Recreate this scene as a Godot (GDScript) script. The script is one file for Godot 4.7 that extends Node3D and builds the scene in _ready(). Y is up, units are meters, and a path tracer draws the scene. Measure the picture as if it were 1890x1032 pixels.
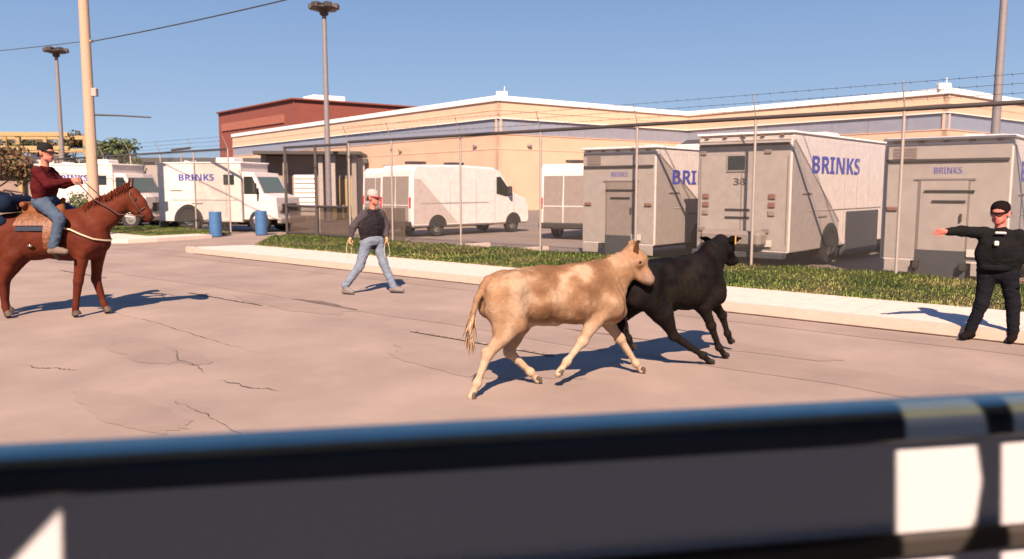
extends Node3D

const U := Vector3(0.7501, 0, 0.6613)      # along the kerb, to the right and nearer
const V := Vector3(0.6613, 0, -0.7501)     # across the street, away from the camera
const ROAD_TURN := 48.6
var names := {}
var rng := RandomNumberGenerator.new()
var M := {}

# ---------------------------------------------------------------- geometry
class Geo:
	var V3 := PackedVector3Array()
	var N3 := PackedVector3Array()
	var C4 := PackedColorArray()
	var IX := PackedInt32Array()
	var tint := Color.WHITE
	var xf := Transform3D()
	func tri(a: Vector3, b: Vector3, c: Vector3, n: Vector3):
		var base = V3.size()
		a = xf * a; b = xf * b; c = xf * c; n = (xf.basis * n).normalized()
		if (c - a).cross(b - a).dot(n) < 0.0:
			var t = b; b = c; c = t
		for p in [a, b, c]:
			V3.append(p); N3.append(n); C4.append(tint)
		IX.append(base); IX.append(base + 1); IX.append(base + 2)
	func auto(pts: Array, away: Vector3):
		# a flat convex face, turned away from the given inner point
		var n := Vector3.ZERO
		for i in range(1, pts.size() - 1):
			n += (pts[i] - pts[0]).cross(pts[i + 1] - pts[0])
		n = n.normalized()
		var mid := Vector3.ZERO
		for p in pts: mid += p
		mid /= pts.size()
		if n.dot(mid - away) < 0: n = -n
		for i in range(1, pts.size() - 1):
			tri(pts[0], pts[i], pts[i + 1], n)
	func face(pts: Array, n: Vector3):
		for i in range(1, pts.size() - 1):
			tri(pts[0], pts[i], pts[i + 1], n)
	func box(c: Vector3, s: Vector3, bev := 0.0, basis := Basis()):
		var h := s / 2.0
		var b := minf(bev, minf(h.x, minf(h.y, h.z)) * 0.9)
		var P = func(sx, sy, sz, ax): # vertex on the face of axis ax
			var q := Vector3(h.x - (b if ax != 0 else 0.0), h.y - (b if ax != 1 else 0.0), h.z - (b if ax != 2 else 0.0))
			return c + basis * Vector3(sx * q.x, sy * q.y, sz * q.z)
		for ax in 3:
			for sg in [-1.0, 1.0]:
				var pts := []
				for w in [[-1.0, -1.0], [1.0, -1.0], [1.0, 1.0], [-1.0, 1.0]]:
					var sv := [0.0, 0.0, 0.0]
					sv[ax] = sg; sv[(ax + 1) % 3] = w[0]; sv[(ax + 2) % 3] = w[1]
					pts.append(P.call(sv[0], sv[1], sv[2], ax))
				auto(pts, c)
		if b > 0.0:
			for ax in 3:
				var a1 := (ax + 1) % 3
				var a2 := (ax + 2) % 3
				for s1 in [-1.0, 1.0]:
					for s2 in [-1.0, 1.0]:
						var pts := []
						for q in [[-1.0, a1], [1.0, a1], [1.0, a2], [-1.0, a2]]:
							var sv := [0.0, 0.0, 0.0]
							sv[ax] = q[0]; sv[a1] = s1; sv[a2] = s2
							pts.append(P.call(sv[0], sv[1], sv[2], q[1]))
						auto(pts, c)
			for sx in [-1.0, 1.0]:
				for sy in [-1.0, 1.0]:
					for sz in [-1.0, 1.0]:
						auto([P.call(sx, sy, sz, 0), P.call(sx, sy, sz, 1), P.call(sx, sy, sz, 2)], c)
	func tube(pts: Array, radii: Array, seg := 8, capped := true):
		var base := V3.size()
		var n := pts.size()
		var up := Vector3.UP
		for i in n:
			var d: Vector3 = (pts[mini(i + 1, n - 1)] - pts[maxi(i - 1, 0)]).normalized()
			if absf(d.dot(up)) > 0.95: up = Vector3.RIGHT if absf(d.x) < 0.9 else Vector3.FORWARD
			var s := d.cross(up).normalized()
			var t := s.cross(d)
			for k in seg:
				var a := TAU * k / seg
				var nn := s * cos(a) + t * sin(a)
				V3.append(xf * (pts[i] + nn * radii[i])); N3.append((xf.basis * nn).normalized()); C4.append(tint)
		for i in n - 1:
			for k in seg:
				var a := base + i * seg + k
				var b := base + i * seg + (k + 1) % seg
				_wind(a, b, a + seg); _wind(b, b + seg, a + seg)
		if capped:
			for e in [0, n - 1]:
				var d: Vector3 = (pts[1] - pts[0]) if e == 0 else (pts[n - 1] - pts[n - 2])
				var nn: Vector3 = (xf.basis * d).normalized() * (-1.0 if e == 0 else 1.0)
				var b0 := V3.size()
				for k in seg:
					V3.append(V3[base + e * seg + k]); N3.append(nn); C4.append(tint)
				for k in range(1, seg - 1): _wind(b0, b0 + k, b0 + k + 1)
	func _wind(a: int, b: int, c: int):
		var n := N3[a] + N3[b] + N3[c]
		if (V3[c] - V3[a]).cross(V3[b] - V3[a]).dot(n) < 0.0:
			IX.append(a); IX.append(c); IX.append(b)
		else:
			IX.append(a); IX.append(b); IX.append(c)
	func lathe(profile: Array, seg := 16, at := Transform3D()):
		# profile: Vector2(radius, height) going up, smooth sides
		var base := V3.size()
		var n := profile.size()
		for i in n:
			var d: Vector2 = profile[mini(i + 1, n - 1)] - profile[maxi(i - 1, 0)]
			var nn2 := Vector2(d.y, -d.x).normalized()
			for k in seg:
				var a := TAU * k / seg
				var p := Vector3(cos(a) * profile[i].x, profile[i].y, sin(a) * profile[i].x)
				var nn := Vector3(cos(a) * nn2.x, nn2.y, sin(a) * nn2.x)
				V3.append(xf * (at * p)); N3.append((xf.basis * (at.basis * nn)).normalized()); C4.append(tint)
		for i in n - 1:
			for k in seg:
				var a := base + i * seg + k
				var b := base + i * seg + (k + 1) % seg
				_wind(a, b, a + seg); _wind(b, b + seg, a + seg)
	func ball(c: Vector3, r: Vector3, seg := 10):
		var prof := []
		for i in seg / 2 + 1:
			var a := -PI / 2 + PI * i / (seg / 2)
			prof.append(Vector2(maxf(cos(a), 0.001), sin(a)))
		lathe(prof, seg, Transform3D(Basis.from_scale(r), c))
	# a profile in (x, y) drawn out along z between z0 and z1, with rounded-off edges
	func prism(poly: Array, z0: float, z1: float, bev := 0.0):
		var p := PackedVector2Array(poly)
		var area := 0.0
		for i in p.size(): area += p[i].cross(p[(i + 1) % p.size()])
		if area < 0.0: p.reverse()
		var n := p.size()
		var ins := PackedVector2Array()
		for i in n:
			var a := (p[i] - p[(i + n - 1) % n]).normalized()
			var b := (p[(i + 1) % n] - p[i]).normalized()
			var na := Vector2(a.y, -a.x)
			var nb := Vector2(b.y, -b.x)
			var m := (na + nb) / maxf(1.0 + na.dot(nb), 0.35)
			ins.append(p[i] - m * bev)
		var ix := Geometry2D.triangulate_polygon(ins)
		for e in [[z0, -1.0], [z1, 1.0]]:
			for t in range(0, ix.size(), 3):
				var q := [ins[ix[t]], ins[ix[t + 1]], ins[ix[t + 2]]]
				tri(Vector3(q[0].x, q[0].y, e[0]), Vector3(q[1].x, q[1].y, e[0]), Vector3(q[2].x, q[2].y, e[0]), Vector3(0, 0, e[1]))
		var f0 := z0 + bev
		var f1 := z1 - bev
		for i in n:
			var j := (i + 1) % n
			var a := (p[j] - p[i]).normalized()
			var nn := Vector3(a.y, -a.x, 0)
			face([Vector3(p[i].x, p[i].y, f0), Vector3(p[j].x, p[j].y, f0), Vector3(p[j].x, p[j].y, f1), Vector3(p[i].x, p[i].y, f1)], nn)
			if bev > 0.0:
				face([Vector3(p[i].x, p[i].y, f1), Vector3(p[j].x, p[j].y, f1), Vector3(ins[j].x, ins[j].y, z1), Vector3(ins[i].x, ins[i].y, z1)], (nn + Vector3(0, 0, 1)).normalized())
				face([Vector3(p[i].x, p[i].y, f0), Vector3(p[j].x, p[j].y, f0), Vector3(ins[j].x, ins[j].y, z0), Vector3(ins[i].x, ins[i].y, z0)], (nn - Vector3(0, 0, 1)).normalized())
	func mesh(mat: Material) -> ArrayMesh:
		var a := []
		a.resize(Mesh.ARRAY_MAX)
		a[Mesh.ARRAY_VERTEX] = V3; a[Mesh.ARRAY_NORMAL] = N3; a[Mesh.ARRAY_COLOR] = C4; a[Mesh.ARRAY_INDEX] = IX
		var m := ArrayMesh.new()
		m.add_surface_from_arrays(Mesh.PRIMITIVE_TRIANGLES, a)
		m.surface_set_material(0, mat)
		return m
	# bones [a, b, ra, rb, blend, colour, squash across z] joined by a smooth minimum and meshed as surface nets
	func sculpt(bones: Array, cell: float, paint = null, relief = null):
		var lo := Vector3(1e9, 1e9, 1e9)
		var hi := -lo
		for bn in bones:
			var r := maxf(bn[2], bn[3])
			lo = lo.min(bn[0] - Vector3(r, r, r)).min(bn[1] - Vector3(r, r, r))
			hi = hi.max(bn[0] + Vector3(r, r, r)).max(bn[1] + Vector3(r, r, r))
		lo -= Vector3.ONE * cell * 3.0
		hi += Vector3.ONE * cell * 3.0
		var nx := int((hi.x - lo.x) / cell) + 2
		var ny := int((hi.y - lo.y) / cell) + 2
		var nz := int((hi.z - lo.z) / cell) + 2
		var F := PackedFloat32Array()
		F.resize(nx * ny * nz)
		F.fill(1000.0)
		var sxy := nx * ny
		for bn in bones:
			var a: Vector3 = bn[0]
			var b: Vector3 = bn[1]
			var ra: float = bn[2]
			var rb: float = bn[3]
			var k: float = bn[4]
			var zs: float = bn[6] if bn.size() > 6 else 1.0
			var carve: bool = bn.size() > 7
			var m := maxf(ra, rb) + k + cell * 2.5
			var p0 := (a.min(b) - Vector3(m, m, m) - lo) / cell
			var p1 := (a.max(b) + Vector3(m, m, m) - lo) / cell
			var ba := b - a
			var l2 := maxf(ba.length_squared(), 1e-9)
			var dr := rb - ra
			for kz in range(maxi(0, int(p0.z)), mini(nz - 1, int(p1.z)) + 1):
				for j in range(maxi(0, int(p0.y)), mini(ny - 1, int(p1.y)) + 1):
					var row := kz * sxy + j * nx
					for i in range(maxi(0, int(p0.x)), mini(nx - 1, int(p1.x)) + 1):
						var p := Vector3(lo.x + i * cell, lo.y + j * cell, lo.z + kz * cell) - a
						var t := clampf(p.dot(ba) / l2, 0.0, 1.0)
						p -= ba * t
						p.z *= zs
						var d := p.length() - ra - dr * t
						var f := F[row + i]
						if carve:
							var hc := k - absf(f + d)
							var vc := maxf(f, -d)
							if hc > 0.0: vc += hc * hc / (4.0 * k)
							F[row + i] = vc
							continue
						var h := k - absf(f - d)
						var v := minf(f, d)
						if h > 0.0: v -= h * h / (4.0 * k)
						F[row + i] = v
		var idx := PackedInt32Array()
		idx.resize(nx * ny * nz)
		idx.fill(-1)
		var base := V3.size()
		var cells := PackedInt32Array()
		var off := [0, 1, nx, nx + 1, sxy, sxy + 1, sxy + nx, sxy + nx + 1]
		var edges := [[0, 1], [2, 3], [4, 5], [6, 7], [0, 2], [1, 3], [4, 6], [5, 7], [0, 4], [1, 5], [2, 6], [3, 7]]
		var g := PackedFloat32Array()
		g.resize(8)
		for kz in nz - 1:
			for j in ny - 1:
				var row := kz * sxy + j * nx
				for i in nx - 1:
					if absf(F[row + i]) > cell * 3.0: continue
					var s := 0
					for q in 8:
						g[q] = F[row + i + off[q]]
						if g[q] < 0.0: s += 1
					if s == 0 or s == 8: continue
					var acc := Vector3.ZERO
					var cnt := 0
					for e in edges:
						var fa := g[e[0]]
						var fb := g[e[1]]
						if (fa < 0.0) != (fb < 0.0):
							var t := fa / (fa - fb)
							var ca := Vector3(e[0] & 1, (e[0] >> 1) & 1, e[0] >> 2)
							var cb := Vector3(e[1] & 1, (e[1] >> 1) & 1, e[1] >> 2)
							acc += ca.lerp(cb, t)
							cnt += 1
					var pos := lo + (Vector3(i, j, kz) + acc / cnt) * cell
					idx[row + i] = V3.size()
					cells.append(row + i)
					V3.append(pos); N3.append(Vector3.ZERO)
					var col := Color(0, 0, 0)
					var wsum := 0.0
					for bn in bones:
						if bn.size() > 7: continue
						var ba: Vector3 = bn[1] - bn[0]
						var q: Vector3 = pos - bn[0]
						var t := clampf(q.dot(ba) / maxf(ba.length_squared(), 1e-9), 0.0, 1.0)
						var d: float = maxf((q - ba * t).length() - lerpf(bn[2], bn[3], t), 0.0) + 0.006
						var w := 1.0 / (d * d * d)
						var cc: Color = bn[5]
						col += cc * w
						wsum += w
					col = col * (1.0 / wsum)
					col.a = 1.0
					if paint != null: col = paint.call(pos, col)
					C4.append(col)
		var first := IX.size()
		for c in cells:
			var f0 := F[c]
			for ax in 3:
				var st: int = [1, nx, sxy][ax]
				var s1: int = [nx, sxy, 1][ax]
				var s2: int = [sxy, 1, nx][ax]
				var f1 := F[c + st]
				if (f0 < 0.0) == (f1 < 0.0): continue
				if c - s1 - s2 < 0: continue
				var a := idx[c]
				var b := idx[c - s1]
				var d := idx[c - s1 - s2]
				var e := idx[c - s2]
				if a < 0 or b < 0 or d < 0 or e < 0: continue
				var outw := Vector3.ZERO
				outw[ax] = 1.0 if f0 < 0.0 else -1.0
				for t in [[a, b, d], [a, d, e]]:
					var n := (V3[t[2]] - V3[t[0]]).cross(V3[t[1]] - V3[t[0]])
					if n.dot(outw) < 0.0:
						n = -n
						IX.append(t[0]); IX.append(t[2]); IX.append(t[1])
					else:
						IX.append(t[0]); IX.append(t[1]); IX.append(t[2])
					for q in t: N3[q] += n
		for i in range(base, V3.size()):
			N3[i] = N3[i].normalized()
		if relief != null:
			for i in range(base, V3.size()):
				V3[i] += N3[i] * float(relief.call(V3[i]))
				N3[i] = Vector3.ZERO
			for i in range(first, IX.size(), 3):
				var n := (V3[IX[i + 2]] - V3[IX[i]]).cross(V3[IX[i + 1]] - V3[IX[i]])
				for k in 3: N3[IX[i + k]] += n
			for i in range(base, V3.size()):
				N3[i] = N3[i].normalized()

# ---------------------------------------------------------------- naming
func numbered(n: String) -> String:
	var k: int = names.get(n, 0)
	names[n] = k + 1
	return n if k == 0 else "%s_%03d" % [n, k]

func thing(called: String, label: String, category: String, at := Vector3.ZERO, turn := 0.0, group := "") -> Node3D:
	var o := Node3D.new()
	o.name = numbered(called)
	add_child(o)
	o.position = at
	o.rotation_degrees.y = turn
	o.set_meta("label", label)
	o.set_meta("category", category)
	if group: o.set_meta("group", group)
	return o

func copy(o: Node3D, label: String, at: Vector3, turn: float) -> Node3D:
	var base := String(o.name).rstrip("0123456789").trim_suffix("_")
	var c: Node3D = o.duplicate()
	c.name = numbered(base)
	add_child(c)
	c.position = at
	c.rotation_degrees.y = turn
	c.set_meta("label", label)
	return c

func part(called: String, g: Geo, mat: Material, parent: Node) -> MeshInstance3D:
	var o := MeshInstance3D.new()
	o.name = called
	o.mesh = g.mesh(mat)
	parent.add_child(o, true)
	return o

func reuse(called: String, mesh: Mesh, parent: Node, xf: Transform3D) -> MeshInstance3D:
	var o := MeshInstance3D.new()
	o.name = called
	o.mesh = mesh
	o.transform = xf
	parent.add_child(o, true)
	return o

func struct(called: String, g: Geo, mat: Material) -> MeshInstance3D:
	var o := part(called, g, mat, self)
	o.set_meta("kind", "structure")
	return o

func words(called: String, text: String, width: float, height: float, mat: Material, parent: Node, xf: Transform3D, bold := true):
	var f := SystemFont.new()
	f.font_names = PackedStringArray(["Droid Sans"])
	f.font_weight = 800 if bold else 400
	var t := TextMesh.new()
	t.text = text
	t.font = f
	t.font_size = 64
	t.pixel_size = 0.01
	t.depth = 0.02
	t.material = mat
	var bb := t.get_aabb()
	var o := MeshInstance3D.new()
	o.name = called
	o.mesh = t
	var s := Vector3(width / maxf(bb.size.x, 0.01), height / maxf(bb.size.y, 0.01), 0.3)
	o.transform = xf * Transform3D(Basis.from_scale(s), -(bb.position + bb.size / 2) * s)
	parent.add_child(o, true)

# ---------------------------------------------------------------- materials
func noise_tex(freq: float, lo: float, hi: float, sd: int, oct := 4, kind := FastNoiseLite.TYPE_SIMPLEX_SMOOTH, size := 512, gain := 0.5) -> NoiseTexture2D:
	var n := FastNoiseLite.new()
	n.fractal_gain = gain
	n.seed = sd
	n.frequency = freq
	n.noise_type = kind
	n.fractal_octaves = oct
	var t := NoiseTexture2D.new()
	t.width = size; t.height = size
	t.seamless = true
	t.noise = n
	var g := Gradient.new()
	g.set_color(0, Color(lo, lo, lo)); g.set_color(1, Color(hi, hi, hi))
	t.color_ramp = g
	return t

func bump_tex(freq: float, sd: int, strength := 4.0, oct := 4) -> NoiseTexture2D:
	var n := FastNoiseLite.new()
	n.seed = sd
	n.frequency = freq
	n.fractal_octaves = oct
	var t := NoiseTexture2D.new()
	t.width = 512; t.height = 512
	t.seamless = true
	t.noise = n
	t.as_normal_map = true
	t.bump_strength = strength
	return t

var tex := {}
func mat(c: Color, rough := 0.8, metal := 0.0, grain := "", scale := 1.0, bump := "", bump_by := 0.5, detail := "") -> StandardMaterial3D:
	var m := StandardMaterial3D.new()
	m.albedo_color = c.linear_to_srgb()
	m.roughness = rough
	m.metallic = metal
	if grain or bump:
		m.uv1_triplanar = true
		m.uv1_scale = Vector3.ONE * scale
	if grain: m.albedo_texture = tex[grain]
	if bump:
		m.normal_enabled = true
		m.normal_texture = tex[bump]
		m.normal_scale = bump_by
	return m

func vmat(rough := 0.8, grain := "", scale := 1.0, bump := "", by := 0.5) -> StandardMaterial3D:
	var m := mat(Color.WHITE, rough, 0.0, grain, scale, bump, by)
	m.vertex_color_use_as_albedo = true
	return m

func make_materials():
	tex.blotch = noise_tex(0.005, 0.87, 1.0, 3, 5)
	tex.road = noise_tex(0.004, 0.84, 1.0, 3, 8, FastNoiseLite.TYPE_SIMPLEX_SMOOTH, 1024, 0.62)
	tex.fine = noise_tex(0.06, 0.8, 1.0, 5, 4)
	tex.grime = noise_tex(0.014, 0.92, 1.0, 8, 5)
	tex.strong = noise_tex(0.012, 0.45, 1.0, 13, 5)
	tex.b_fine = bump_tex(0.08, 21, 3.0)
	tex.b_mid = bump_tex(0.02, 22, 6.0)
	tex.cloth = bump_tex(0.012, 25, 8.0, 3)
	M.road = mat(Color(0.308, 0.232, 0.188), 0.92, 0, "road", 0.1, "", 0.0)
	M.road.uv1_world_triplanar = true
	M.road_dark = mat(Color(0.288, 0.215, 0.174), 0.92, 0, "road", 0.1)
	M.road_dark.uv1_world_triplanar = true
	M.road_light = mat(Color(0.39, 0.273, 0.212), 0.92, 0, "road", 0.1)
	M.road_light.uv1_world_triplanar = true
	M.tar_and_shade = mat(Color(0.2, 0.15, 0.125), 0.85, 0, "strong", 0.6)
	M.line = mat(Color(0.48, 0.36, 0.29), 0.85, 0, "strong", 1.2)
	M.lot = mat(Color(0.2, 0.155, 0.13), 0.95, 0, "blotch", 0.12, "b_fine", 0.4)
	M.walk = mat(Color(0.6, 0.48, 0.41), 0.9, 0, "grime", 0.5, "b_fine", 0.4)
	M.kerb = mat(Color(0.52, 0.38, 0.31), 0.9, 0, "grime", 0.7, "b_fine", 0.4)
	M.soil = mat(Color(0.16, 0.14, 0.06), 0.95, 0, "strong", 0.6)
	M.white = mat(Color(0.62, 0.545, 0.5), 0.35, 0, "grime", 0.4)
	M.van_white = mat(Color(0.7, 0.64, 0.61), 0.3, 0, "grime", 0.4)
	M.grey = mat(Color(0.36, 0.312, 0.284), 0.45, 0, "grime", 0.5)
	M.van_grey = mat(Color(0.5, 0.42, 0.38), 0.4, 0, "grime", 0.5)
	M.grey_door = mat(Color(0.25, 0.205, 0.18), 0.5, 0, "grime", 0.6)
	M.grey_line = mat(Color(0.2, 0.16, 0.145), 0.5)
	M.dark = mat(Color(0.03, 0.026, 0.025), 0.7, 0, "fine", 1.0)
	M.slate = mat(Color(0.05, 0.05, 0.055), 0.6, 0, "grime", 1.0)
	M.rubber = mat(Color(0.022, 0.021, 0.022), 0.85, 0, "fine", 3.0)
	M.rim = mat(Color(0.32, 0.3, 0.29), 0.4, 0.6)
	M.glass_dark = mat(Color(0.02, 0.024, 0.022), 0.06)
	M.glass_green = mat(Color(0.09, 0.12, 0.1), 0.08)
	M.blue_print = mat(Color(0.045, 0.05, 0.3), 0.4)
	M.ink = mat(Color(0.05, 0.045, 0.05), 0.6)
	M.tail_red = mat(Color(0.5, 0.03, 0.03), 0.2)
	M.tail_brown = mat(Color(0.2, 0.1, 0.075), 0.3)
	M.steel = mat(Color(0.34, 0.29, 0.26), 0.6, 0.2, "grime", 1.0)
	M.screen = mat(Color(0.11, 0.075, 0.055), 0.9)
	M.screen.transparency = BaseMaterial3D.TRANSPARENCY_ALPHA
	M.screen.albedo_color.a = 0.55
	M.mast = mat(Color(0.2, 0.18, 0.185), 0.6, 0.1, "grime", 0.6)
	M.mesh_wire = mat(Color(0.17, 0.15, 0.14), 0.6, 0.2)
	M.steel_dark = mat(Color(0.06, 0.05, 0.045), 0.5, 0.3)
	M.tan_wall = mat(Color(0.63, 0.425, 0.3), 0.85, 0, "grime", 0.06)
	M.coping = mat(Color(0.8, 0.74, 0.7), 0.5)
	M.band = mat(Color(0.28, 0.3, 0.37), 0.35, 0.2, "grime", 0.2)
	M.brick = mat(Color(0.2, 0.055, 0.04), 0.9, 0, "grime", 0.1)
	M.brick_pale = mat(Color(0.3, 0.105, 0.07), 0.9, 0, "grime", 0.1)
	M.shed = mat(Color(0.24, 0.175, 0.145), 0.85, 0, "grime", 0.2)
	M.yellow = mat(Color(0.34, 0.24, 0.11), 0.7, 0, "grime", 0.4)
	M.olive = mat(Color(0.3, 0.22, 0.1), 0.8, 0, "grime", 0.3)
	M.wood = mat(Color(0.5, 0.34, 0.24), 0.9, 0, "fine", 0.6)
	M.wire = mat(Color(0.03, 0.032, 0.036), 0.6)
	M.blue_drum = mat(Color(0.05, 0.13, 0.28), 0.4, 0, "grime", 1.5)
	M.bark = mat(Color(0.12, 0.085, 0.06), 0.95, 0, "strong", 2.0)
	M.leaf = vmat(0.8)
	M.leaf.backlight_enabled = true
	M.leaf.backlight = Color(0.12, 0.15, 0.04)
	M.leaf.cull_mode = BaseMaterial3D.CULL_DISABLED
	M.coat = vmat(0.72, "fine", 3.0, "b_mid", 0.35)
	M.coat.metallic_specular = 0.2
	M.horse_coat = vmat(0.62, "fine", 3.0, "b_mid", 0.3)
	M.horse_coat.metallic_specular = 0.2
	M.hair = vmat(0.8)
	M.hair.metallic_specular = 0.2
	M.hoof = mat(Color(0.09, 0.065, 0.05), 0.6, 0, "fine", 6.0)
	M.hoof_dark = mat(Color(0.025, 0.02, 0.018), 0.5)
	M.eye = mat(Color(0.01, 0.008, 0.007), 0.08)
	M.skin = vmat(0.6)
	M.cloth = vmat(0.92, "fine", 4.0, "cloth", 1.0)
	M.cloth.metallic_specular = 0.15
	M.skin.metallic_specular = 0.3
	M.leather = mat(Color(0.30, 0.12, 0.055), 0.55, 0, "strong", 3.0)
	M.leather_dark = mat(Color(0.05, 0.022, 0.014), 0.5, 0, "fine", 3.0)
	M.silver = mat(Color(0.7, 0.68, 0.64), 0.25, 0.9)
	M.navy_cloth = mat(Color(0.016, 0.022, 0.045), 0.85, 0, "fine", 4.0, "cloth", 1.0)
	M.orange = mat(Color(0.85, 0.33, 0.08), 0.5)
	M.rope = mat(Color(0.5, 0.4, 0.28), 0.9)
	M.navy_paint = mat(Color(0.38, 0.45, 0.37), 0.26, 0.85, "grime", 1.0)
	M.navy_low = mat(Color(0.01, 0.02, 0.042), 0.5, 0.0, "grime", 1.0)
	M.panel = mat(Color(0.58, 0.575, 0.62), 0.8, 0, "fine", 6.0)
	M.trim = mat(Color(0.035, 0.028, 0.025), 0.7, 0, "fine", 6.0)
	M.lining = mat(Color(0.22, 0.2, 0.2), 0.9)

func on(u: float, v: float, y := 0.0) -> Vector3:
	return U * u + V * v + Vector3(0, y, 0)

# a flat sheet from (u, v) points on the ground
func sheet(g: Geo, pts: Array, y: float):
	var p := PackedVector2Array(pts)
	var ix := Geometry2D.triangulate_polygon(p)
	for t in range(0, ix.size(), 3):
		g.tri(on(p[ix[t]].x, p[ix[t]].y, y), on(p[ix[t + 1]].x, p[ix[t + 1]].y, y), on(p[ix[t + 2]].x, p[ix[t + 2]].y, y), Vector3.UP)

# a slab from (u, v) points, y0 to y1
func slab(g: Geo, pts: Array, y0: float, y1: float):
	sheet(g, pts, y1)
	var c := Vector2.ZERO
	for p in pts: c += p
	c /= pts.size()
	for i in pts.size():
		var a: Vector2 = pts[i]
		var b: Vector2 = pts[(i + 1) % pts.size()]
		var A := on(a.x, a.y)
		var B := on(b.x, b.y)
		g.auto([A + Vector3.UP * y0, B + Vector3.UP * y0, B + Vector3.UP * y1, A + Vector3.UP * y1], on(c.x, c.y, (y0 + y1) / 2))

# ---------------------------------------------------------------- animals
func B(a: Vector3, b: Vector3, ra: float, rb: float, k: float, col: Color, zs := 1.0) -> Array:
	return [a, b, ra, rb, k, col, zs]

func carve(a: Vector3, b: Vector3, r: float, k: float) -> Array:
	return [a, b, r, r, k, Color.BLACK, 1.0, true]

func fur(src: Geo, count: int, length: float, width: float, low: float) -> Geo:
	# short hairs lying back along the body
	var g := Geo.new()
	var n := src.V3.size()
	for i in count:
		var k := rng.randi() % n
		var p := src.V3[k]
		if p.y < low: continue
		var nn := src.N3[k]
		var d := Vector3(-1, -.45, 0) + Vector3(rng.randf_range(-.5, .5), rng.randf_range(-.5, .5), rng.randf_range(-.5, .5))
		d = (d - nn * d.dot(nn)).normalized() + nn * rng.randf_range(.15, .4)
		var s := d.cross(nn).normalized() * width
		var l := length * rng.randf_range(.6, 1.3)
		g.tint = src.C4[k] * rng.randf_range(.72, 1.2)
		g.tint.a = 1.0
		p -= nn * .002
		g.tri(p - s, p + s, p + d * l, (nn + d * .2).normalized())
	return g

func chain(bones: Array, pts: Array, radii: Array, k: float, cols: Array):
	for i in pts.size() - 1:
		bones.append(B(pts[i], pts[i + 1], radii[i], radii[i + 1], k, cols[mini(i, cols.size() - 1)]))

func hoof_at(parent: Node, fet: Vector3, toe: Vector3, r: float, m: Material, cloven: bool):
	var g := Geo.new()
	var d := (toe - fet)
	var side := Vector3(0, 0, 1)
	var tip := toe + Vector3(r * 0.5, 0, 0)
	for s in ([-1.0, 1.0] if cloven else [0.0]):
		var o: Vector3 = side * r * 0.45 * s
		var w := r * (0.55 if cloven else 1.0)
		g.tube([fet.lerp(toe, 0.62) + o, toe + o * 1.1 + Vector3(r * 0.25, 0.012, 0), toe + o * 1.1 + Vector3(r * 0.3, -r * 0.25, 0)], [w * 0.85, w * 1.1, w * 1.15], 8)
	part("hoof", g, m, parent)

func ear_at(parent: Node, root: Vector3, dir: Vector3, wide: Vector3, length: float, half: float, m: Material, col: Color):
	var g := Geo.new()
	g.tint = col
	var n := dir.cross(wide).normalized()
	var rows := [0.45, 0.85, 1.0, 0.75, 0.35, 0.05]
	for i in 5:
		var a := root + dir * length * i / 5.0
		var b := root + dir * length * (i + 1) / 5.0
		var wa: float = half * rows[i]
		var wb: float = half * rows[i + 1]
		var cup := n * half * 0.35
		for s in [-1.0, 1.0]:
			g.face([a, b, b + wide * wb * s + cup, a + wide * wa * s + cup], (n - wide * s * 0.4).normalized())
			g.face([a - n * 0.012, b - n * 0.012, b + wide * wb * s + cup * 0.8, a + wide * wa * s + cup * 0.8], (-n + wide * s * 0.3).normalized())
	return part("ear", g, m, parent)

func strands(g: Geo, roots: Array, dirs: Array, length: float, width: float, count: int, spread: float, cols: Array, droop := 0.5):
	# tapering locks of hair scattered along a line of roots
	for i in count:
		var f := rng.randf() * (roots.size() - 1)
		var k := mini(int(f), roots.size() - 2)
		var p: Vector3 = roots[k].lerp(roots[k + 1], f - k) + Vector3(rng.randf_range(-1, 1), rng.randf_range(-1, 1), rng.randf_range(-1, 1)) * spread * 0.35
		var d: Vector3 = dirs[k].lerp(dirs[k + 1], f - k) + Vector3(rng.randf_range(-1, 1), rng.randf_range(-1, 1), rng.randf_range(-1, 1)) * 0.3
		d = d.normalized()
		var l := length * rng.randf_range(0.6, 1.1)
		var q := p + d * l * 0.5
		var r := q + (d + Vector3.DOWN * droop).normalized() * l * 0.5
		g.tint = cols[rng.randi() % cols.size()]
		g.tube([p, q, r], [width, width * 0.8, width * 0.15], 4, false)
	g.tint = Color.WHITE

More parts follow.
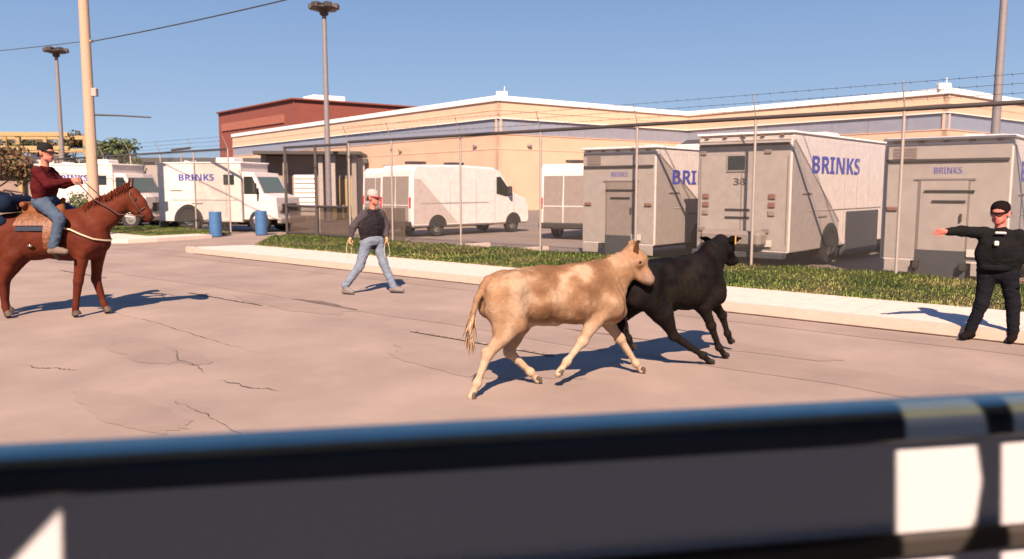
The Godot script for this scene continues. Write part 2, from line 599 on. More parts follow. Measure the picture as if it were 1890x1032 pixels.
func build_calf(o: Node3D, J: Dictionary, P: Dictionary):
	var c: Color = P.coat
	var l: Color = P.leg
	var b := []
	# trunk
	b.append(B(Vector3(-.60, .93, 0), Vector3(-.32, .9, 0), .19, .22, .12, c, 1.12))
	b.append(B(Vector3(-.34, .875, 0), Vector3(.12, .865, 0), .235, .26, .12, c, 1.12))
	b.append(B(Vector3(.12, .865, 0), Vector3(.4, .86, 0), .255, .225, .12, c, 1.12))
	b.append(B(Vector3(-.70, 1.02, 0), Vector3(-.2, 1.055, 0), .075, .07, .09, c))
	b.append(B(Vector3(-.2, 1.055, 0), Vector3(.3, 1.09, 0), .07, .075, .09, c))
	for s in [-1.0, 1.0]:
		b.append(B(Vector3(-.62, 1.06, .115 * s), Vector3(-.44, 1.085, .12 * s), .04, .035, .06, c))   # hip bones
		b.append(B(Vector3(.32, 1.02, .09 * s), Vector3(.47, .72, .13 * s), .10, .10, .07, c))
		b.append(B(Vector3(-.76, .96, .07 * s), Vector3(-.74, .78, .09 * s), .075, .1, .07, c))
	b.append(B(Vector3(.44, .76, 0), Vector3(.56, .68, 0), .17, .11, .08, c))
	b.append(B(Vector3(.30, .66, 0), Vector3(.5, .63, 0), .08, .07, .07, l))
	b.append(B(Vector3(-.45, .68, 0), Vector3(-.1, .635, 0), .07, .06, .06, l))
	# neck and head
	var nk: Vector3 = J.neck
	var po: Vector3 = J.poll
	var mu: Vector3 = J.muzzle
	b.append(B(Vector3(.34, .97, 0), nk, .195, .145, .1, c, 1.2))
	b.append(B(nk, po + Vector3(-.06, -.08, 0), .145, .1, .08, c, 1.15))
	b.append(B(Vector3(.5, .8, 0), nk.lerp(mu, .25) + Vector3(-.06, -.06, 0), .12, .075, .07, c))
	var side: Vector3 = J.side          # sideways of the head
	var face: Vector3 = (mu - po).normalized()
	var fore := po.lerp(mu, .3)
	b.append(B(po, fore, .085, .1, .03, c))
	for s in [-1.0, 1.0]:
		b.append(B(po + side * .045 * s + face * .02, fore + side * .058 * s, .056, .062, .03, c))
		b.append(B(po.lerp(mu, .36) + side * .072 * s, po.lerp(mu, .42) + side * .072 * s, .032, .03, .02, P.dark))
	b.append(B(fore, po.lerp(mu, .8), .09, .058, .03, c))
	b.append(B(po.lerp(mu, .8), mu, .058, .06, .02, P.nose))
	b.append(B(mu + side * .025, mu - side * .025, .052, .052, .02, P.nose))
	var jaw: Vector3 = J.jaw
	b.append(B(po + jaw * .14, po.lerp(mu, .45) + jaw * .11, .068, .062, .04, c))
	b.append(B(po.lerp(mu, .45) + jaw * .1, po.lerp(mu, .92) + jaw * .045, .05, .035, .03, c))
	# legs
	for key in ["hn", "hf"]:
		var p: Array = J[key]
		var s := 1.0 if key == "hn" else -1.0
		b.append(B(Vector3(-.58, .93, .11 * s), p[0], .155, .115, .08, c))
		b.append(B(Vector3(-.7, .85, .1 * s), p[0].lerp(p[1], .5), .11, .07, .06, c))
		b.append(B(p[1], p[1] + Vector3(-.03, .035, 0), .046, .03, .02, c.lerp(l, .7)))
		b.append(B(p[2], p[2], .042, .042, .02, l))
		chain(b, p, [.1, .046, .028, .037], .028, [c.lerp(l, .5), l, l])
	for key in ["fn", "ff"]:
		var p: Array = J[key]
		var s := 1.0 if key == "fn" else -1.0
		b.append(B(Vector3(.42, .78, .13 * s), p[0], .115, .085, .06, c.lerp(l, .3)))
		b.append(B(p[1], p[1] + Vector3(.012, 0, 0), .05, .048, .02, l))
		b.append(B(p[2], p[2], .041, .041, .02, l))
		chain(b, p, [.078, .042, .027, .036], .028, [c.lerp(l, .6), l, l])
	# tail
	var t: Array = J.tail
	chain(b, t, [.04, .026, .02, .016], .03, [c])
	for s in [-1.0, 1.0]:
		b.append(carve(Vector3(-.43, .9, .31 * s), Vector3(-.38, .74, .33 * s), .085, .1))
		b.append(carve(Vector3(.22, .78, .345 * s), Vector3(.2, .62, .32 * s), .08, .1))
	var g := Geo.new()
	var n := FastNoiseLite.new()
	n.seed = P.seed
	n.frequency = 3.0
	n.fractal_octaves = 3
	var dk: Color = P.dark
	var lt: Color = P.leg
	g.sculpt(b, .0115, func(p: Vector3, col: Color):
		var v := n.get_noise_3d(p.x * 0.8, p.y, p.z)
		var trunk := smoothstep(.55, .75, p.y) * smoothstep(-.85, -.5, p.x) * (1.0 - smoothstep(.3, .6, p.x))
		var q := col.lerp(dk, smoothstep(-.2, .5, v + (p.y - .85) * .5) * .8 * trunk)  # coat mottles that also paint body shading into back and flanks
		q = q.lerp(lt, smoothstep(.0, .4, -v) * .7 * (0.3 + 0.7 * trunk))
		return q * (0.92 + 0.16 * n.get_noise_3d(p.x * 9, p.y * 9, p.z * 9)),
		func(p: Vector3) -> float:
			var rib := smoothstep(.62, .72, p.y) * (1.0 - smoothstep(.92, 1.02, p.y)) * smoothstep(-.36, -.26, p.x) * (1.0 - smoothstep(.16, .26, p.x))
			var fold := smoothstep(.4, .5, p.x) * smoothstep(.7, .8, p.y) * (1.0 - smoothstep(.62, .7, p.x))
			var r := n.get_noise_3d(p.x * 1.7 + 9, p.y * 1.7, p.z * 1.7)
			return .0045 * rib * sin(TAU * (p.x + p.y * .25) / .082) + .004 * fold * sin(TAU * (p.x + p.y * .5) / .07) + .009 * r * smoothstep(.35, .6, p.y))
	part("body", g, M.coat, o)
	part("coat_hair", fur(g, 15000, .024, .0022, .12), M.hair, o).set_meta("kind", "stuff")
	for key in ["hn", "hf", "fn", "ff"]:
		hoof_at(o, J[key][2], J[key][3], .043, P.hoof, true)
	for s in [-1.0, 1.0]:
		var eg := Geo.new()
		eg.ball(po.lerp(mu, .37) + side * .101 * s + J.up * .012, Vector3(.023, .024, .021), 10)
		part("eye", eg, M.eye, o)
		var ng := Geo.new()
		ng.ball(mu + side * .034 * s + face * .052, Vector3(.011, .009, .011), 8)
		part("nostril", ng, M.eye, o)
		ear_at(o, po + side * .075 * s - face * .0, (side * s * .9 + J.up * J.ear_up - face * .15).normalized(), (face * .8 - J.up * .2).normalized(), .18, .058, M.coat, P.ear)
		if P.has("tag") and s == P.tag_side:
			var tg := Geo.new()
			var at: Vector3 = po + side * .17 * s + J.up * .03
			tg.box(at, Vector3(.075, .09, .012), .004, Basis(Vector3.UP, .6))
			var tm := part("ear_tag", tg, M.orange, o)
			tm.set_meta("label", "bright orange tag in the ear")
	var hg := Geo.new()
	strands(hg, [po + side * .05, po, po - side * .05], [(J.up - face * .2).normalized(), J.up, (J.up - face * .2).normalized()], .05, .006, 60, .06, [P.hair, c], 0.1)
	strands(hg, [po - face * .03, nk + Vector3(0, .13, 0), Vector3(.3, 1.17, 0)], [J.up, Vector3(-.4, .8, 0), Vector3(-.6, .4, 0)], .035, .005, 190, .05, [P.hair, c], 0.6)
	part("mane_hair", hg, M.coat, o)
	var tg2 := Geo.new()
	strands(tg2, [t[1].lerp(t[2], .5), t[2], t[3]], [Vector3(-.2, -1, 0), Vector3(-.1, -1, 0), Vector3(.15, -1, 0)], .2, .007, 120, .06, [P.hair, c, lt], 0.4)
	part("tail_tuft", tg2, M.coat, o)

func build_horse(o: Node3D):
	var c := Color(.105, .025, .014)
	var d := Color(.07, .018, .01)
	var b := []
	b.append(B(Vector3(-.58, 1.22, 0), Vector3(-.3, 1.18, 0), .28, .30, .15, c, 1.15))
	b.append(B(Vector3(-.3, 1.16, 0), Vector3(.3, 1.17, 0), .31, .325, .15, c, 1.15))
	b.append(B(Vector3(.3, 1.17, 0), Vector3(.56, 1.17, 0), .325, .25, .15, c, 1.15))
	b.append(B(Vector3(.2, 1.46, 0), Vector3(.48, 1.48, 0), .08, .09, .12, c))
	b.append(B(Vector3(.5, 1.05, 0), Vector3(.66, 1.08, 0), .22, .15, .1, c))
	for s in [-1.0, 1.0]:
		b.append(carve(Vector3(.24, 1.12, .42 * s), Vector3(.24, .9, .38 * s), .1, .14))
		b.append(carve(Vector3(-.3, 1.18, .42 * s), Vector3(-.3, .95, .40 * s), .1, .14))
		b.append(B(Vector3(.42, 1.35, .14 * s), Vector3(.6, 1.05, .16 * s), .13, .13, .08, c))
		b.append(B(Vector3(-.52, 1.32, .12 * s), Vector3(-.68, 1.05, .14 * s), .18, .16, .1, c))
	b.append(B(Vector3(.48, 1.3, 0), Vector3(.82, 1.5, 0), .25, .175, .1, c, 1.35))
	b.append(B(Vector3(.82, 1.5, 0), Vector3(1.1, 1.72, 0), .175, .125, .08, c, 1.3))
	b.append(B(Vector3(.5, 1.52, 0), Vector3(1.12, 1.85, 0), .09, .055, .08, c))
	var po := Vector3(1.18, 1.8, 0)
	var mu := Vector3(1.415, 1.45, 0)
	b.append(B(po, Vector3(1.27, 1.66, 0), .095, .105, .04, c, 1.25))
	b.append(B(Vector3(1.27, 1.66, 0), Vector3(1.38, 1.5, 0), .1, .065, .04, c, 1.2))
	b.append(B(Vector3(1.38, 1.5, 0), mu, .066, .058, .03, d))
	b.append(B(Vector3(1.15, 1.66, 0), Vector3(1.22, 1.56, 0), .1, .085, .04, c, 1.5))
	b.append(B(Vector3(1.22, 1.55, 0), Vector3(1.39, 1.41, 0), .06, .036, .04, c, 1.1))
	var legs := {
		"fn": [Vector3(.5, .95, .17), Vector3(.42, .53, .17), Vector3(.36, .17, .17), Vector3(.35, .05, .17)],
		"ff": [Vector3(.58, .95, -.17), Vector3(.53, .52, -.16), Vector3(.62, .16, -.16), Vector3(.66, .05, -.16)],
		"hn": [Vector3(-.44, .93, .2), Vector3(-.64, .54, .17), Vector3(-.63, .17, .17), Vector3(-.6, .05, .17)],
		"hf": [Vector3(-.52, .93, -.2), Vector3(-.78, .53, -.17), Vector3(-.8, .17, -.17), Vector3(-.76, .05, -.17)]}
	for key in legs:
		var p: Array = legs[key]
		var s := 1.0 if key.ends_with("n") else -1.0
		if key.begins_with("h"):
			b.append(B(Vector3(-.55, 1.2, .13 * s), p[0], .22, .15, .1, c))
			b.append(B(Vector3(-.72, 1.1, .12 * s), p[0].lerp(p[1], .55), .14, .08, .08, c))
			chain(b, p, [.145, .066, .043, .05], .035, [c, c.lerp(d, .4), c.lerp(d, .3)])
		else:
			b.append(B(Vector3(.52, 1.1, .16 * s), p[0], .14, .1, .08, c))
			chain(b, p, [.105, .064, .043, .05], .035, [c, c.lerp(d, .3), c.lerp(d, .3)])
	var n := FastNoiseLite.new()
	n.seed = 9
	n.frequency = 2.0
	var g := Geo.new()
	g.sculpt(b, .018, func(p: Vector3, col: Color):
		return col * (1.0 + .35 * n.get_noise_3d(p.x, p.y, p.z)),
		func(p: Vector3) -> float: return .012 * n.get_noise_3d(p.x * 2.2, p.y * 2.2, p.z * 2.2) * smoothstep(.5, .8, p.y))
	part("body", g, M.horse_coat, o)
	part("coat_hair", fur(g, 9000, .02, .0025, .3), M.hair, o).set_meta("kind", "stuff")
	for key in legs: hoof_at(o, legs[key][2], legs[key][3], .06, M.hoof, false)
	for s in [-1.0, 1.0]:
		ear_at(o, po + Vector3(-.02, .07, .05 * s), Vector3(.12, 1, .12 * s).normalized(), Vector3(0.3, 0, 1).normalized(), .16, .038, M.coat, c)
		var eg := Geo.new()
		eg.ball(Vector3(1.26, 1.71, .082 * s), Vector3(.022, .024, .016), 10)
		part("eye", eg, M.eye, o)
		var ng := Geo.new()
		ng.ball(Vector3(1.455, 1.45, .04 * s), Vector3(.016, .02, .014), 8)
		part("nostril", ng, M.eye, o)
	var hg := Geo.new()
	strands(hg, [Vector3(1.16, 1.92, 0), Vector3(.85, 1.76, 0), Vector3(.52, 1.6, 0)], [Vector3(-.1, .2, .7), Vector3(-.2, .1, .8), Vector3(-.2, .1, .8)], .17, .008, 420, .05, [c, c, Color(.13, .03, .015)], 2.2)
	part("mane", hg, M.coat, o)
	var tg := Geo.new()
	strands(tg, [Vector3(-.84, 1.38, 0), Vector3(-.93, 1.1, 0), Vector3(-.95, .8, 0)], [Vector3(-.4, -.8, 0), Vector3(-.1, -1, 0), Vector3(0, -1, 0)], .5, .011, 260, .09, [d, c], .4)
	part("tail", tg, M.coat, o)

# ---------------------------------------------------------------- people
func hand_bones(b: Array, wrist: Vector3, dir: Vector3, palm: Vector3, curl: float, c: Color, thumb := 1.0):
	dir = dir.normalized()
	palm = (palm - dir * palm.dot(dir)).normalized()
	var side := dir.cross(palm) * thumb
	b.append(B(wrist - dir * .03, wrist + dir * .02, .026, .026, .01, c))
	for i in 3:
		b.append(B(wrist, wrist + dir * .085 + side * (.026 - .026 * i), .022, .017, .012, c))
	var lens := [.072, .082, .077, .06]
	for i in 4:
		var k: Vector3 = wrist + dir * .09 + side * (.033 - .022 * i)
		var d1 := (dir + palm * curl * .6).normalized()
		var d2 := (dir * (1.0 - curl * .7) + palm * curl * 1.5).normalized()
		var m: Vector3 = k + d1 * lens[i] * .5
		b.append(B(k, m, .0105, .0095, .005, c))
		b.append(B(m, m + d2 * lens[i] * .55, .0095, .008, .003, c))
	var t0 := wrist + dir * .03 + side * .025
	var t1 := t0 + (dir * .7 + side * .8 + palm * .3).normalized() * .045
	b.append(B(t0, t1, .014, .0115, .008, c))
	b.append(B(t1, t1 + (dir + side * .15 + palm * .5 * curl).normalized() * .034, .0115, .009, .004, c))

func person(o: Node3D, J: Dictionary, S: Dictionary):
	var sk: Color = S.skin
	var hd: Vector3 = J.head
	var f: Vector3 = J.face.normalized()
	var up := Vector3.UP
	var rt := f.cross(up).normalized()
	var hip: Vector3 = (J.hipL + J.hipR) / 2
	var nk: Vector3 = (J.shL + J.shR) / 2
	# one continuous body: trunk and limbs, then head and hands on finer grids
	var b := []
	b.append(B(hip, nk - Vector3(0, .12, 0), .09, .1, .08, sk))
	b.append(B(J.shL, J.shR, .06, .06, .06, sk))
	b.append(B(nk - up * .03, hd - up * .06 - f * .02, .06, .052, .04, sk))
	b.append(B(hd - up * .08 - f * .01, hd, .06, .07, .03, sk))
	for q in ["L", "R"]:
		chain(b, [J["sh" + q], J["el" + q], J["ha" + q]], [.052, .042, .028], .03, [sk])
		chain(b, [J["hip" + q], J["kn" + q], J["an" + q]], [.07, .05, .038], .04, [sk])
		b.append(B(J["an" + q], J["toe" + q], .035, .03, .03, sk))
	var g := Geo.new()
	g.sculpt(b, .022)
	var h := []
	var bd: Color = S.get("beard", sk)
	h.append(B(hd + up * .035 - f * .02, hd + up * .03 + f * .01, .092, .09, .03, sk))
	h.append(B(hd - up * .03 + f * .03, hd - up * .06 + f * .045, .066, .052, .03, sk))
	h.append(B(hd - up * .095 + f * .055, hd - up * .1 + f * .06, .032, .03, .03, bd))
	h.append(B(hd - up * .07 + f * .03 + rt * .04, hd - up * .07 + f * .03 - rt * .04, .034, .034, .03, bd))
	h.append(B(hd + up * .02 + f * .098, hd - up * .025 + f * .115, .011, .017, .012, sk))
	h.append(B(hd - up * .06 + f * .092 + rt * .018, hd - up * .06 + f * .092 - rt * .018, .011, .011, .008, Color(sk.r * .8, sk.g * .5, sk.b * .5)))
	h.append(B(hd + up * .035 + f * .085 + rt * .03, hd + up * .035 + f * .085 - rt * .03, .016, .016, .015, sk))
	h.append(B(hd - up * .08 - f * .02, hd - up * .16 - f * .03, .054, .056, .03, sk))
	for s in [-1.0, 1.0]:
		h.append(B(hd + rt * .092 * s + up * .02 - f * .015, hd + rt * .092 * s - up * .025 - f * .008, .02, .015, .008, sk))
	g.sculpt(h, .0085)
	for q in ["L", "R"]:
		var w: Vector3 = J["ha" + q]
		var hb := []
		hand_bones(hb, w, J["hd" + q], J["pa" + q], J.get("curl" + q, .5), S.get("hand", sk), 1.0 if q == "L" else -1.0)
		g.sculpt(hb, .0055)
	part("body", g, M.skin, o)
	for s in [-1.0, 1.0]:
		var eg := Geo.new()
		eg.ball(hd + up * .012 + f * .083 + rt * .034 * s, Vector3(.012, .011, .012), 8)
		part("eye", eg, M.eye, o)
	# clothes
	var tc: Color = S.top
	var sl: Color = S.get("sleeve", tc)
	var t := []
	var w2: float = S.get("bulk", 1.0)
	var acr: Vector3 = (J.shR - J.shL).normalized()
	var hw: float = S.get("hem", .0)
	for q in [[J.hipL, J.shL, -1.0], [J.hipR, J.shR, 1.0]]:
		var low: Vector3 = q[0] + acr * q[2] * .025 * w2 + up * hw
		var mid: Vector3 = (low + q[1]) * .5 - acr * q[2] * .01
		var arm: Vector3 = q[1] - acr * q[2] * .06 - up * .12
		t.append(B(low, mid, .092 * w2, .1 * w2, .06, tc))
		t.append(B(mid, arm, .1 * w2, .11 * w2, .07, tc))
		t.append(B(nk + up * .0, q[1] - acr * q[2] * .02, .07, .068, .05, tc))
	t.append(B(hip + up * (.0 + hw), hip + up * .2, .105 * w2, .12 * w2, .08, tc))
	t.append(B(hip + up * .2, nk - up * .16, .125 * w2, .145 * w2, .08, tc))
	t.append(B(nk - up * .03 - f * .01, nk + up * .035, .085, .07, .03, tc))
	for q in ["L", "R"]:
		var a: Vector3 = J["el" + q]
		var e: Vector3 = J["ha" + q]
		chain(t, [J["sh" + q], a, a.lerp(e, .93)], [.078, .062, .045], .035, [sl, sl])
	var n := FastNoiseLite.new()
	n.seed = 31
	n.frequency = 9.0
	var wear := func(p: Vector3, col: Color): return col * (1.0 + .25 * n.get_noise_3d(p.x, p.y, p.z))
	var tg := Geo.new()
	var crease := func(p: Vector3) -> float: return .011 * n.get_noise_3d(p.x * .9, p.y * 1.7, p.z * .9) + .004 * n.get_noise_3d(p.x * 3, p.y * 4, p.z * 3)
	tg.sculpt(t, .014, wear, crease)
	part(S.get("top_name", "jacket"), tg, M.cloth, o)
	var pc: Color = S.legs
	var l := []
	l.append(B(J.hipL, J.hipR, .122, .122, .06, pc))
	l.append(B(hip + up * .02, hip + up * .05, .125, .125, .05, pc))
	for q in ["L", "R"]:
		chain(l, [J["hip" + q], J["kn" + q], J["an" + q] + up * .02], [.112, .078, .066], .04, [pc, pc])
	var lg := Geo.new()
	lg.sculpt(l, .014, wear, crease)
	part("trousers", lg, M.cloth, o)
	for q in ["L", "R"]:
		var sg := Geo.new()
		var sc: Color = S.shoe
		var an: Vector3 = J["an" + q]
		var to: Vector3 = J["toe" + q]
		var heel: Vector3 = an - (to - an) * .28
		heel.y = an.y - (an.y - to.y) * .9
		sg.sculpt([B(an + up * .05, an, .05, .05, .02, sc), B(heel, to, .042, .04, .03, sc), B(an - up * .02, an.lerp(to, .7), .048, .036, .03, sc)], .012)
		part("shoe", sg, M.cloth, o)
	# cap with a brim
	if S.has("cap"):
		var cg := Geo.new()
		cg.tint = S.cap
		var cb := Basis(rt, up, -f)
		var at := Transform3D(cb.rotated(rt, -.08), hd + up * .052 - f * .012)
		cg.xf = at
		cg.lathe([Vector2(.107, -.01), Vector2(.108, .02), Vector2(.1, .055), Vector2(.078, .085), Vector2(.04, .102), Vector2(.001, .106)], 18)
		var cap := part("cap", cg, M.cloth, o)
		var bg := Geo.new()
		bg.tint = S.get("brim", S.cap)
		bg.xf = at
		for i in 8:
			var a0 := PI * (i / 8.0)
			var a1 := PI * ((i + 1) / 8.0)
			var R: float = S.get("brim_len", .075)
			var p0 := Vector3(cos(a0) * .1, -.006, -sin(a0) * .1)
			var p1 := Vector3(cos(a1) * .1, -.006, -sin(a1) * .1)
			var q0 := Vector3(cos(a0) * .1, -.022, -sin(a0) * (.1 + R))
			var q1 := Vector3(cos(a1) * .1, -.022, -sin(a1) * (.1 + R))
			bg.face([p0, p1, q1, q0], Vector3.UP)
			bg.face([p0 - up * .006, p1 - up * .006, q1 - up * .006, q0 - up * .006], Vector3.DOWN)
			bg.face([q0, q1, q1 - up * .006, q0 - up * .006], Vector3(q0.x, 0, q0.z).normalized())
		part("brim", bg, M.cloth, cap)
		if S.get("brim_round", false):
			var rg := Geo.new()
			rg.tint = S.cap
			rg.xf = at
			rg.lathe([Vector2(.105, -.012), Vector2(.17, -.02), Vector2(.172, -.014), Vector2(.105, -.002)], 18)
			part("brim", rg, M.cloth, cap)
	if S.has("hair"):
		var hg := Geo.new()
		hg.tint = S.hair
		var c0 := hd + up * .01 - f * .045
		strands(hg, [c0 + rt * .075, c0 - f * .045, c0 - rt * .075], [(rt - up).normalized(), (-f - up).normalized(), (-rt - up).normalized()], .07, .008, 90, .05, [S.hair], .6)
		part("hair", hg, M.cloth, o)

# ---------------------------------------------------------------- vehicles
func wheel_at(parent: Node, at: Vector3, r: float, w: float, called := "wheel"):
	# axle along z
	var g := Geo.new()
	var rot := Basis(Vector3.RIGHT, PI / 2)
	g.lathe([Vector2(r * .62, -w / 2), Vector2(r * .9, -w / 2), Vector2(r * .985, -w * .38), Vector2(r, -w * .2), Vector2(r, w * .2), Vector2(r * .985, w * .38), Vector2(r * .9, w / 2), Vector2(r * .62, w / 2), Vector2(r * .6, w * .3)], 24, Transform3D(rot, Vector3.ZERO))
	var o := part(called, g, M.rubber, parent)
	o.position = at
	var h := Geo.new()
	h.lathe([Vector2(r * .61, -w * .36), Vector2(r * .61, w * .36), Vector2(r * .5, w * .25), Vector2(r * .3, w * .28), Vector2(r * .26, w * .42), Vector2(.001, w * .44)], 20, Transform3D(rot, Vector3.ZERO))
	part("rim", h, M.rim, o)

# local frame: x forward from the rear doors, y up, z to the right side; rear at x = 0
func armored_truck(o: Node3D, P: Dictionary):
	var W: float = P.w / 2
	var H: float = P.h
	var L: float = P.len
	var y0 := .42
	var g := Geo.new()
	g.prism([Vector2(0, y0), Vector2(0, H - .05), Vector2(.05, H), Vector2(L, H), Vector2(L, y0)], -W, W, .035)
	var body := part("cargo_body", g, M.white, o)
	var rg := Geo.new()
	rg.box(Vector3(L / 2, H + .03, 0), Vector3(L + .1, .06, W * 2 + .06), .02)
	part("roof_rim", rg, M.coping, o)
	var ug := Geo.new()
	for z in [-.42, .42]: ug.box(Vector3(L / 2 + .6, .36, z), Vector3(L + 1.6, .16, .09), .01)
	for x in [.5, 2.0, 3.6, L - .3]: ug.box(Vector3(x, .4, 0), Vector3(.1, .1, W * 1.9))
	ug.box(Vector3(2.45, .48, 0), Vector3(.14, .14, W * 1.7))
	ug.ball(Vector3(2.45, .48, 0), Vector3(.22, .22, .2))
	part("chassis", ug, M.dark, o)
	for s in [-1.0, 1.0]:
		if P.diag:
			var pg := Geo.new()
			var top := H - .16
			var poly := [Vector2(.03, y0 + .02), Vector2(.03, top), Vector2(.12, top), Vector2(3.0, 1.02), Vector2(3.0, y0 + .02)]
			pg.prism(poly, W * s - .006, W * s + .006, .003)
			var sp := part("side_panel", pg, M.grey, o)
			sp.set_meta("label", "grey lower side panel with a diagonal edge")
			var eg := Geo.new()
			var dd := Vector2(2.88, 1.02 - top).normalized()
			var nn := Vector2(-dd.y, dd.x) * .05
			eg.prism([Vector2(.12, top), Vector2(3.0, 1.02), Vector2(3.0, 1.02) + nn, Vector2(.12, top) + nn], W * s - .008, W * s + .009)
			part("paint_stripe", eg, M.grey_line, o)
		var wg := Geo.new()
		var arch := []
		for k in 13:
			var a := PI * k / 12
			arch.append(Vector2((2.45 if P.diag else 1.45) + cos(a) * (P.get("wr", .5) + .12), y0 + .02 + sin(a) * (P.get("wr", .5) + .09)))
		wg.prism(arch, W * s - .01, W * s + .012)
		part("wheel_arch", wg, M.dark, o)
		wheel_at(o, Vector3(2.45 if P.diag else 1.45, P.get("wr", .5), (W - .13) * s), P.get("wr", .5), .3)
		if P.get("box", false):
			var kg := Geo.new()
			kg.box(Vector3(4.75, .72, (W - .06) * s), Vector3(2.5, 1.12, .16), .02)
			part("toolbox", kg, M.slate, o)
		for x in [.5, 1.15, 1.85, 3.3, 4.2, 5.1]:
			if x < L - .3:
				var sg := Geo.new()
				sg.box(Vector3(x, (H + y0) / 2 - .1, W * s), Vector3(.018, H - y0 - .6, .03))
				if x > 3.0: part("seam", sg, M.grey_line if false else M.grey, o)
		var lg := Geo.new()
		lg.box(Vector3(L * .55, 1.35, W * s), Vector3(L * .8, .035, .03), .008)
		part("moulding", lg, M.grey, o)
		for x in [.9, 1.9]:
			var hg := Geo.new()
			hg.box(Vector3(x, 1.75 - .55 * (x - .9), W * s), Vector3(.55, .05, .05), .01)
			part("handle", hg, M.grey_line, o)
		if P.get("logo", "") != "":
			words("logo", P.logo, P.logo_len, P.logo_h, M.blue_print, o, Transform3D(Basis() if s > 0 else Basis(Vector3.UP, PI), Vector3(P.logo_x, P.logo_y, (W + .008) * s)))
	# rear
	if P.grey_rear:
		var pg := Geo.new()
		pg.box(Vector3(-.004, (H + y0) / 2 - .03, 0), Vector3(.016, H - y0 - .14, W * 2 - .06), .006)
		part("rear_panel", pg, M.grey, o)
	var tg := Geo.new()
	tg.box(Vector3(-.03, P.line_y, 0), Vector3(.06, .06, W * 1.9), .012)
	part("rain_gutter", tg, M.steel_dark, o)
	if P.kind == "window":
		var dg := Geo.new()
		for z in [-.02, W * .93, -W * .93]: dg.box(Vector3(-.014, H * .52, z), Vector3(.02, H - 1.1, .022))
		part("door_seam", dg, M.grey_line, o)
		var wf := Geo.new()
		wf.box(Vector3(-.02, 2.45, -.15), Vector3(.04, .42, .52), .012)
		var win := part("rear_window", wf, M.steel, o)
		var wp := Geo.new()
		wp.box(Vector3(-.043, 2.45, -.15), Vector3(.012, .32, .42))
		part("pane", wp, M.glass_dark, win)
		words("number", "38", .3, .16, M.ink, o, Transform3D(Basis(Vector3.UP, -PI / 2), Vector3(-.016, 2.02, -.08)))
		for z in [-.92, .72]:
			for k in 3:
				var lg := Geo.new()
				lg.box(Vector3(-.025, 1.68 - .19 * k, z), Vector3(.05, .13, .17), .02)
				part("tail_light", lg, [M.tail_brown, M.tail_brown, M.grey_door][k], o)
		for y in [1.2, 1.38]:
			var hg := Geo.new()
			hg.box(Vector3(-.035, y, -.1), Vector3(.04, .035, .62), .01)
			part("latch_bar", hg, M.steel_dark, o)
		for z in [-1.0, .6]:
			for y in [.9, 2.7]:
				var hg := Geo.new()
				hg.box(Vector3(-.03, y, z), Vector3(.04, .1, .16), .01)
				part("hinge", hg, M.grey_line, o)
		var bg := Geo.new()
		bg.box(Vector3(-.22, .72, -.1), Vector3(.45, .36, 1.5), .08)
		part("step_bumper", bg, M.grey_door, o)
		var sb := Geo.new()
		sb.box(Vector3(-.16, .36, 0), Vector3(.34, .14, W * 2 - .1), .02)
		part("bumper", sb, M.slate, o)
	else:
		var vg := Geo.new()
		vg.box(Vector3(-.016, H - .26, -.75), Vector3(.02, .26, .45), .006)
		var vent := part("vent", vg, M.grey_door, o)
		for k in 4:
			var sl := Geo.new()
			sl.box(Vector3(-.03, H - .35 + .06 * k, -.75), Vector3(.014, .02, .4))
			part("slat", sl, M.grey_line, vent)
		var dg := Geo.new()
		dg.box(Vector3(-.016, 1.28, P.door_z), Vector3(.02, 1.5, .86), .008)
		var door := part("rear_door", dg, M.grey_door if P.dark_door else M.grey, o)
		var fg := Geo.new()
		for z in [-.45, .45]: fg.box(Vector3(-.02, 1.28, P.door_z + z), Vector3(.02, 1.54, .03))
		fg.box(Vector3(-.022, 2.05, P.door_z), Vector3(.03, .03, 1.1))
		part("door_frame", fg, M.grey_line, o)
		var hg := Geo.new()
		hg.box(Vector3(-.05, 1.3, P.door_z + .33), Vector3(.05, .16, .04), .01)
		part("handle", hg, M.steel_dark, door)
		for y in [1.62, 1.82]:
			var lb := Geo.new()
			lb.box(Vector3(-.045, y, .1), Vector3(.04, .04, .9 if y > 1.7 else .6), .01)
			part("latch_bar", lb, M.steel_dark, o)
		words("number", P.mark, .5, .12, M.blue_print, o, Transform3D(Basis(Vector3.UP, -PI / 2), Vector3(-.016, 2.22, .05)), false)
		var kg := Geo.new()
		kg.box(Vector3(-.012, .34, P.door_z), Vector3(.05, .62, .92))
		part("step_well", kg, M.slate, o)
		for z in [-W + .2, W - .2]:
			var lg := Geo.new()
			lg.box(Vector3(-.03, 1.45, z), Vector3(.05, .09, .22), .02)
			part("tail_light", lg, M.tail_brown, o)
			var b2 := Geo.new()
			b2.box(Vector3(-.02, .3, z + (.12 if z < 0 else -.12)), Vector3(.05, .26, .56), .01)
			part("corner_skirt", b2, M.grey, o)
	for k in 5:
		var cl := Geo.new()
		cl.box(Vector3(-.035, H - .03, -W * .8 + W * .4 * k), Vector3(.04, .045, .11), .012)
		part("marker_light", cl, M.tail_brown, o)
	var pl := Geo.new()
	pl.box(Vector3(-.07, .62, .62), Vector3(.012, .15, .3), .004)
	part("licence_plate", pl, M.white, o)
	for s in [-1.0, 1.0]:
		var fl := Geo.new()
		fl.box(Vector3(3.12, .34, (W - .2) * s), Vector3(.02, .4, .34))
		part("mud_flap", fl, M.rubber, o)
		var rv := Geo.new()
		for i in int((L - .4) / .22):
			for y in [H - .12, .52]: rv.box(Vector3(.2 + .22 * i, y, W * s), Vector3(.028, .028, .024), .006)
		for i in int((H - .8) / .22): rv.box(Vector3(-.004, .6 + .22 * i, (W - .06) * s), Vector3(.026, .028, .028), .006)
		part("rivets", rv, M.grey, o)
